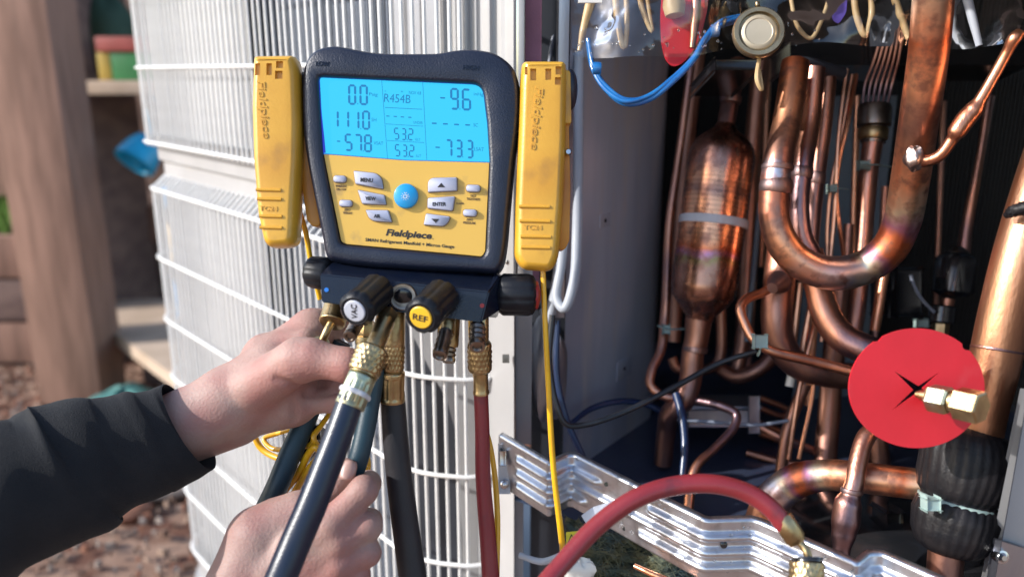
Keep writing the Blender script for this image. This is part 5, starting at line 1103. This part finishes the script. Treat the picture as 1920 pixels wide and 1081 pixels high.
# ================================================================ THE TECHNICIAN
def sdf_skin(name, prims, voxel, kk, mat, parent, grooves=(), iters=4, smooth_it=0):
    PR = []
    for (a, b_) in prims:
        A = T(*a[:3]); B = T(*b_[:3]); PR.append((np.array(A), np.array(B), a[3]/F*a[2], b_[3]/F*b_[2]))
    GR = []
    for g_ in grooves:
        pts = [np.array(T(*p)) for p in g_[0]]; GR.append((pts, g_[1], g_[2]))
    def sdf(X_):
        acc = np.zeros(len(X_))
        for A, B, ra, rb in PR:
            ab = B-A; t = np.clip(((X_-A)@ab)/(ab@ab), 0, 1); d = np.linalg.norm(X_-A-t[:, None]*ab, axis=1)-(ra+(rb-ra)*t); acc += np.exp(-np.clip(d, -.04, .04)/kk)
        D = -kk*np.log(acc)
        for pts, w, dep in GR:
            dm_ = np.full(len(X_), 1e3)
            for i in range(len(pts)-1):
                ab = pts[i+1]-pts[i]; t = np.clip(((X_-pts[i])@ab)/(ab@ab), 0, 1); dm_ = np.minimum(dm_, np.linalg.norm(X_-pts[i]-t[:, None]*ab, axis=1))
            D += dep*np.exp(-(dm_/w)**2)
        return D
    bm = bmesh.new()
    for A, B, ra, rb in PR:
        L_ = np.linalg.norm(B-A); n_ = max(1, int(L_/(.35*min(ra, rb))))
        for k in range(n_+1):
            t = k/n_; c_ = A+(B-A)*t; bmesh.ops.create_icosphere(bm, subdivisions=2, radius=(ra+(rb-ra)*t)*1.03, matrix=Matrix.Translation(Vector(c_)))
    me = bpy.data.meshes.new(name); bm.to_mesh(me); bm.free()
    o = bpy.data.objects.new(name, me); C.objects.link(o)
    bake(o, [('REMESH', dict(mode='VOXEL', voxel_size=voxel, use_smooth_shade=True)), ('SMOOTH', dict(iterations=4, factor=.5))])
    me = o.data; n_ = len(me.vertices); X_ = np.empty(n_*3); me.vertices.foreach_get('co', X_); X_ = X_.reshape(-1, 3); e = 3e-4
    ed = np.empty(len(me.edges)*2, dtype=int); me.edges.foreach_get('vertices', ed); ed = ed.reshape(-1, 2); deg = np.bincount(ed.ravel(), minlength=n_)[:, None].clip(1)
    for _ in range(iters):
        s0 = sdf(X_); G = np.stack([(sdf(X_+np.eye(3)[k]*e)-s0)/e for k in range(3)], 1); g2 = (G*G).sum(1).clip(.2)
        X_ = X_-np.clip(s0/g2, -.004, .004)[:, None]*G
        av = np.zeros_like(X_); np.add.at(av, ed[:, 0], X_[ed[:, 1]]); np.add.at(av, ed[:, 1], X_[ed[:, 0]]); X_ = X_+.35*(av/deg-X_)
    s0 = sdf(X_); G = np.stack([(sdf(X_+np.eye(3)[k]*e)-s0)/e for k in range(3)], 1); X_ = X_-np.clip(s0/(G*G).sum(1).clip(.2), -.003, .003)[:, None]*G
    c_ = X_.mean(0); me.vertices.foreach_set('co', (X_-c_).ravel()); me.materials.clear(); me.materials.append(mat); me.shade_smooth(); me.update()
    adopt(o, Vector(c_), parent); return o
pe = thing('person', 'technician in a dark sleeve reaching in with two bare hands on the hoses', 'person', T(300, 1100, .5))
upper = [((230, 840, .53, 62), (350, 790, .535, 62)), ((350, 795, .535, 62), (430, 752, .54, 66)), ((360, 815, .545, 52), (440, 785, .55, 52)),
         ((430, 752, .54, 64), (512, 705, .545, 66)), ((440, 770, .55, 54), (540, 740, .555, 62)),                     # wrist to palm
         ((500, 690, .56, 52), (585, 622, .57, 42)), ((585, 620, .57, 40), (650, 600, .60, 27)), ((650, 600, .60, 26), (700, 625, .61, 20)),   # index
         ((480, 725, .53, 46), (560, 675, .515, 42)), ((560, 676, .515, 40), (585, 672, .512, 36)), ((585, 672, .512, 35), (650, 684, .508, 31)), ((650, 684, .508, 30), (686, 686, .515, 25)),   # thumb
         ((520, 745, .56, 48), (548, 745, .57, 42)), ((575, 722, .575, 24), (640, 722, .55, 20)), ((640, 722, .55, 20), (700, 722, .55, 18)),
         ((540, 752, .585, 30), (576, 753, .55, 22)), ((576, 753, .55, 22), (640, 751, .542, 22)), ((640, 751, .542, 22), (690, 748, .54, 20)),
         ((540, 700, .585, 50), (600, 690, .60, 34)), ((500, 668, .555, 44), (572, 650, .55, 34))]
sdf_skin('hand', upper, .0014, .0017, m_skin, pe, grooves=(
    ([(592, 736, .53), (570, 730, .52), (545, 716, .508), (520, 712, .505)], .0030, .0026), ([(553, 790, .54), (556, 750, .53), (572, 732, .525)], .0028, .0030), ([(470, 782, .505), (430, 772, .50), (405, 780, .50)], .0028, .0014), ([(588, 716, .53), (650, 716, .532), (700, 710, .532)], .004, .003), ([(570, 737, .540), (640, 737, .538), (700, 735, .538)], .0028, .002), ([(606, 634, .545), (650, 634, .56), (690, 640, .56)], .006, .004), ([(585, 640, .535), (565, 650, .52)], .004, .0016),
    ([(345, 770, .495), (420, 720, .495), (500, 668, .50)], .004, -.0007), ([(340, 800, .49), (390, 785, .495), (445, 782, .50)], .0035, .0018), ([(350, 818, .495), (400, 803, .50), (450, 798, .505)], .003, -.0016), ([(350, 838, .505), (420, 818, .51)], .003, .0016),
    ([(622, 668, .488), (624, 690, .488), (620, 706, .49)], .0012, .0005), ([(612, 664, .488), (613, 690, .488)], .001, .0004), ([(540, 745, .50), (515, 756, .505), (490, 758, .505)], .0022, .0008)), iters=5)['label'] = 'bare hand reaching from the sleeve to pinch the brass coupling'
lower = [((360, 1330, .50, 66), (440, 1190, .50, 66)), ((430, 1190, .50, 70), (455, 1110, .50, 70)), ((480, 1170, .51, 62), (560, 1090, .515, 60)),
         ((455, 1105, .50, 70), (484, 1012, .505, 60)), ((490, 1005, .505, 56), (560, 970, .51, 50)), ((520, 1070, .50, 62), (585, 1010, .50, 46)),
         ((520, 975, .515, 42), (590, 950, .52, 32)), ((590, 950, .52, 31), (632, 905, .515, 24)), ((632, 905, .515, 24), (648, 878, .512, 20)),      # thumb
         ((560, 1030, .495, 46), (618, 985, .49, 33)), ((618, 985, .49, 31), (682, 918, .495, 25)), ((682, 918, .495, 25), (690, 905, .535, 21)), ((692, 905, .535, 21), (655, 900, .56, 18)),   # index
         ((570, 1060, .495, 44), (635, 1015, .49, 30)), ((635, 1014, .49, 29), (690, 986, .495, 24)), ((690, 986, .495, 24), (694, 975, .535, 20)), ((694, 975, .535, 20), (660, 960, .56, 17)),
         ((580, 1100, .495, 42), (635, 1058, .49, 27)), ((635, 1056, .49, 27), (690, 1036, .495, 22)), ((690, 1036, .495, 22), (690, 1025, .53, 18)), ((690, 1025, .53, 18), (660, 1010, .555, 16)),
         ((590, 1135, .495, 40), (625, 1100, .49, 25)), ((625, 1098, .49, 24), (672, 1080, .495, 19)), ((672, 1080, .495, 19), (676, 1070, .53, 16))]
sdf_skin('hand', lower, .0014, .0017, m_skin, pe, grooves=(
    ([(508, 962, .478), (530, 958, .478), (548, 957, .48)], .0015, .0014), ([(650, 1010, .478), (688, 962, .478), (706, 948, .485)], .0024, .0022), ([(645, 1048, .478), (690, 1012, .478), (706, 1006, .485)], .0024, .0022), ([(640, 1088, .478), (688, 1058, .478), (702, 1052, .485)], .0024, .0020),
    ([(608, 952, .468), (628, 975, .467)], .0011, .0007), ([(618, 944, .468), (640, 966, .467)], .0011, .0007), ([(600, 962, .468), (616, 988, .467)], .0011, .0006), ([(655, 905, .47), (672, 925, .47)], .001, .0005), ([(676, 935, .47), (690, 944, .472)], .001, .0005), ([(600, 985, .467), (585, 1000, .465)], .003, .0008), ([(622, 1030, .468), (600, 1040, .465)], .003, .0008), ([(640, 925, .48), (618, 960, .478)], .0022, .0018),
    ([(480, 1090, .458), (560, 1010, .458), (615, 975, .458)], .003, -.0006), ([(500, 1110, .458), (570, 1060, .458), (625, 1018, .458)], .003, -.0006), ([(660, 1000, .468), (676, 1010, .47)], .001, .0004)), iters=5)['label'] = 'bare hand gripping the teal hose from below'
# thumb nail of the lower hand
nc = T(652, 880, .500); nu = (T(656, 862, .503)-T(646, 898, .498)).normalized()
vs, fs = [], []
nx = nu.cross(-FW).normalized(); nz_ = nx.cross(nu).normalized()
for i in range(9):
    for j in range(9):
        u, v = i/8*2-1, j/8*2-1; s_ = math.sqrt(max(0, 1-(abs(v)**3)*.55)); vs.append(nc+nx*(u*.0050*s_)+nu*(v*.0062)+nz_*(-(u*u)*.0022*1-.0004*v*v)+nz_*.0)
for i in range(8):
    for j in range(8): fs.append((i*9+j, i*9+j+1, (i+1)*9+j+1, (i+1)*9+j))
o = ob('fingernail', (vs, fs), m_nail, pe); bake(o, [('SOLIDIFY', dict(thickness=.0005, offset=0))])
# sleeve: lofted cloth tube with folds, open at the cuff
cen = [(-260, 1040, .44, 190, 0), (-120, 985, .46, 172, 0), (0, 932, .475, 146, 0), (70, 908, .485, 136, 0), (130, 880, .495, 134, 0), (165, 862, .50, 124, 0), (220, 848, .508, 112, 0), (270, 832, .514, 104, 0), (310, 820, .52, 96, 0), (342, 806, .525, 90, 0), (352, 801, .527, 88, 0)]
P, rr = smooth_path([T(*c_[:3]) for c_ in cen], [c_[3]/F*c_[2] for c_ in cen], 12); nS = 96; vs, fs = [], []
L_ = [0]
for i in range(1, len(P)): L_.append(L_[-1]+(P[i]-P[i-1]).length)
for i, p in enumerate(P):
    t = (P[min(i+1, len(P)-1)]-P[max(i-1, 0)]).normalized()
    if i > len(P)-30: w_t = (i-(len(P)-30))/30; t = t.lerp((T(352, 801, .527)-T(300, 812, .525)).normalized(), w_t).normalized()
    u_ = (UP-t*UP.dot(t)).normalized(); v_ = t.cross(u_); s_ = L_[-1]-L_[i]
    for k in range(nS):
        a = 2*math.pi*k/nS; r_ = rr[i]
        fade = min(1, s_/.035)
        f_ = 1+fade*(.045*math.exp(-((s_-.066-.012*math.sin(a))/.006)**2)*(1+math.cos(a-.4))*.8 - .03*math.exp(-((s_-.055-.014*math.cos(a+1))/.006)**2)
             + .022*math.sin(s_*115+2.2*math.sin(a)+1.3*math.sin(2*a))+.014*math.sin(s_*62-3*a)+.010*math.sin(s_*190+5*a))
        f_ += .012*(1-fade)*math.sin(3*a+1)-.015*math.exp(-((s_-.027)/.0014)**2)
        off = t*(.010*(1-fade*.3)*(-math.cos(a))*(1 if s_ < .05 else max(0, 1-(s_-.05)/.04)))
        vs.append(p+off+u_*(math.cos(a)*r_*f_)+v_*(math.sin(a)*r_*f_*.82))
nR = len(P)
for e_, (dr, db) in enumerate(((.985, .0012), (.955, .0005), (.94, -.004), (.93, -.03))):
    p = P[-1]; t = (T(352, 801, .527)-T(300, 812, .525)).normalized(); u_ = (UP-t*UP.dot(t)).normalized(); v_ = t.cross(u_)
    for k in range(nS):
        a = 2*math.pi*k/nS; f_ = 1+.012*math.sin(3*a+1); vs.append(p+t*(db-.010*math.cos(a))+u_*(math.cos(a)*rr[-1]*f_*dr)+v_*(math.sin(a)*rr[-1]*f_*.82*dr))
nR += 4
for i in range(nR-1):
    for k in range(nS): q = (k+1) % nS; fs.append((i*nS+k, i*nS+q, (i+1)*nS+q, (i+1)*nS+k))
ob('sleeve', (vs, fs), m_sleeve, pe, sharp=80)
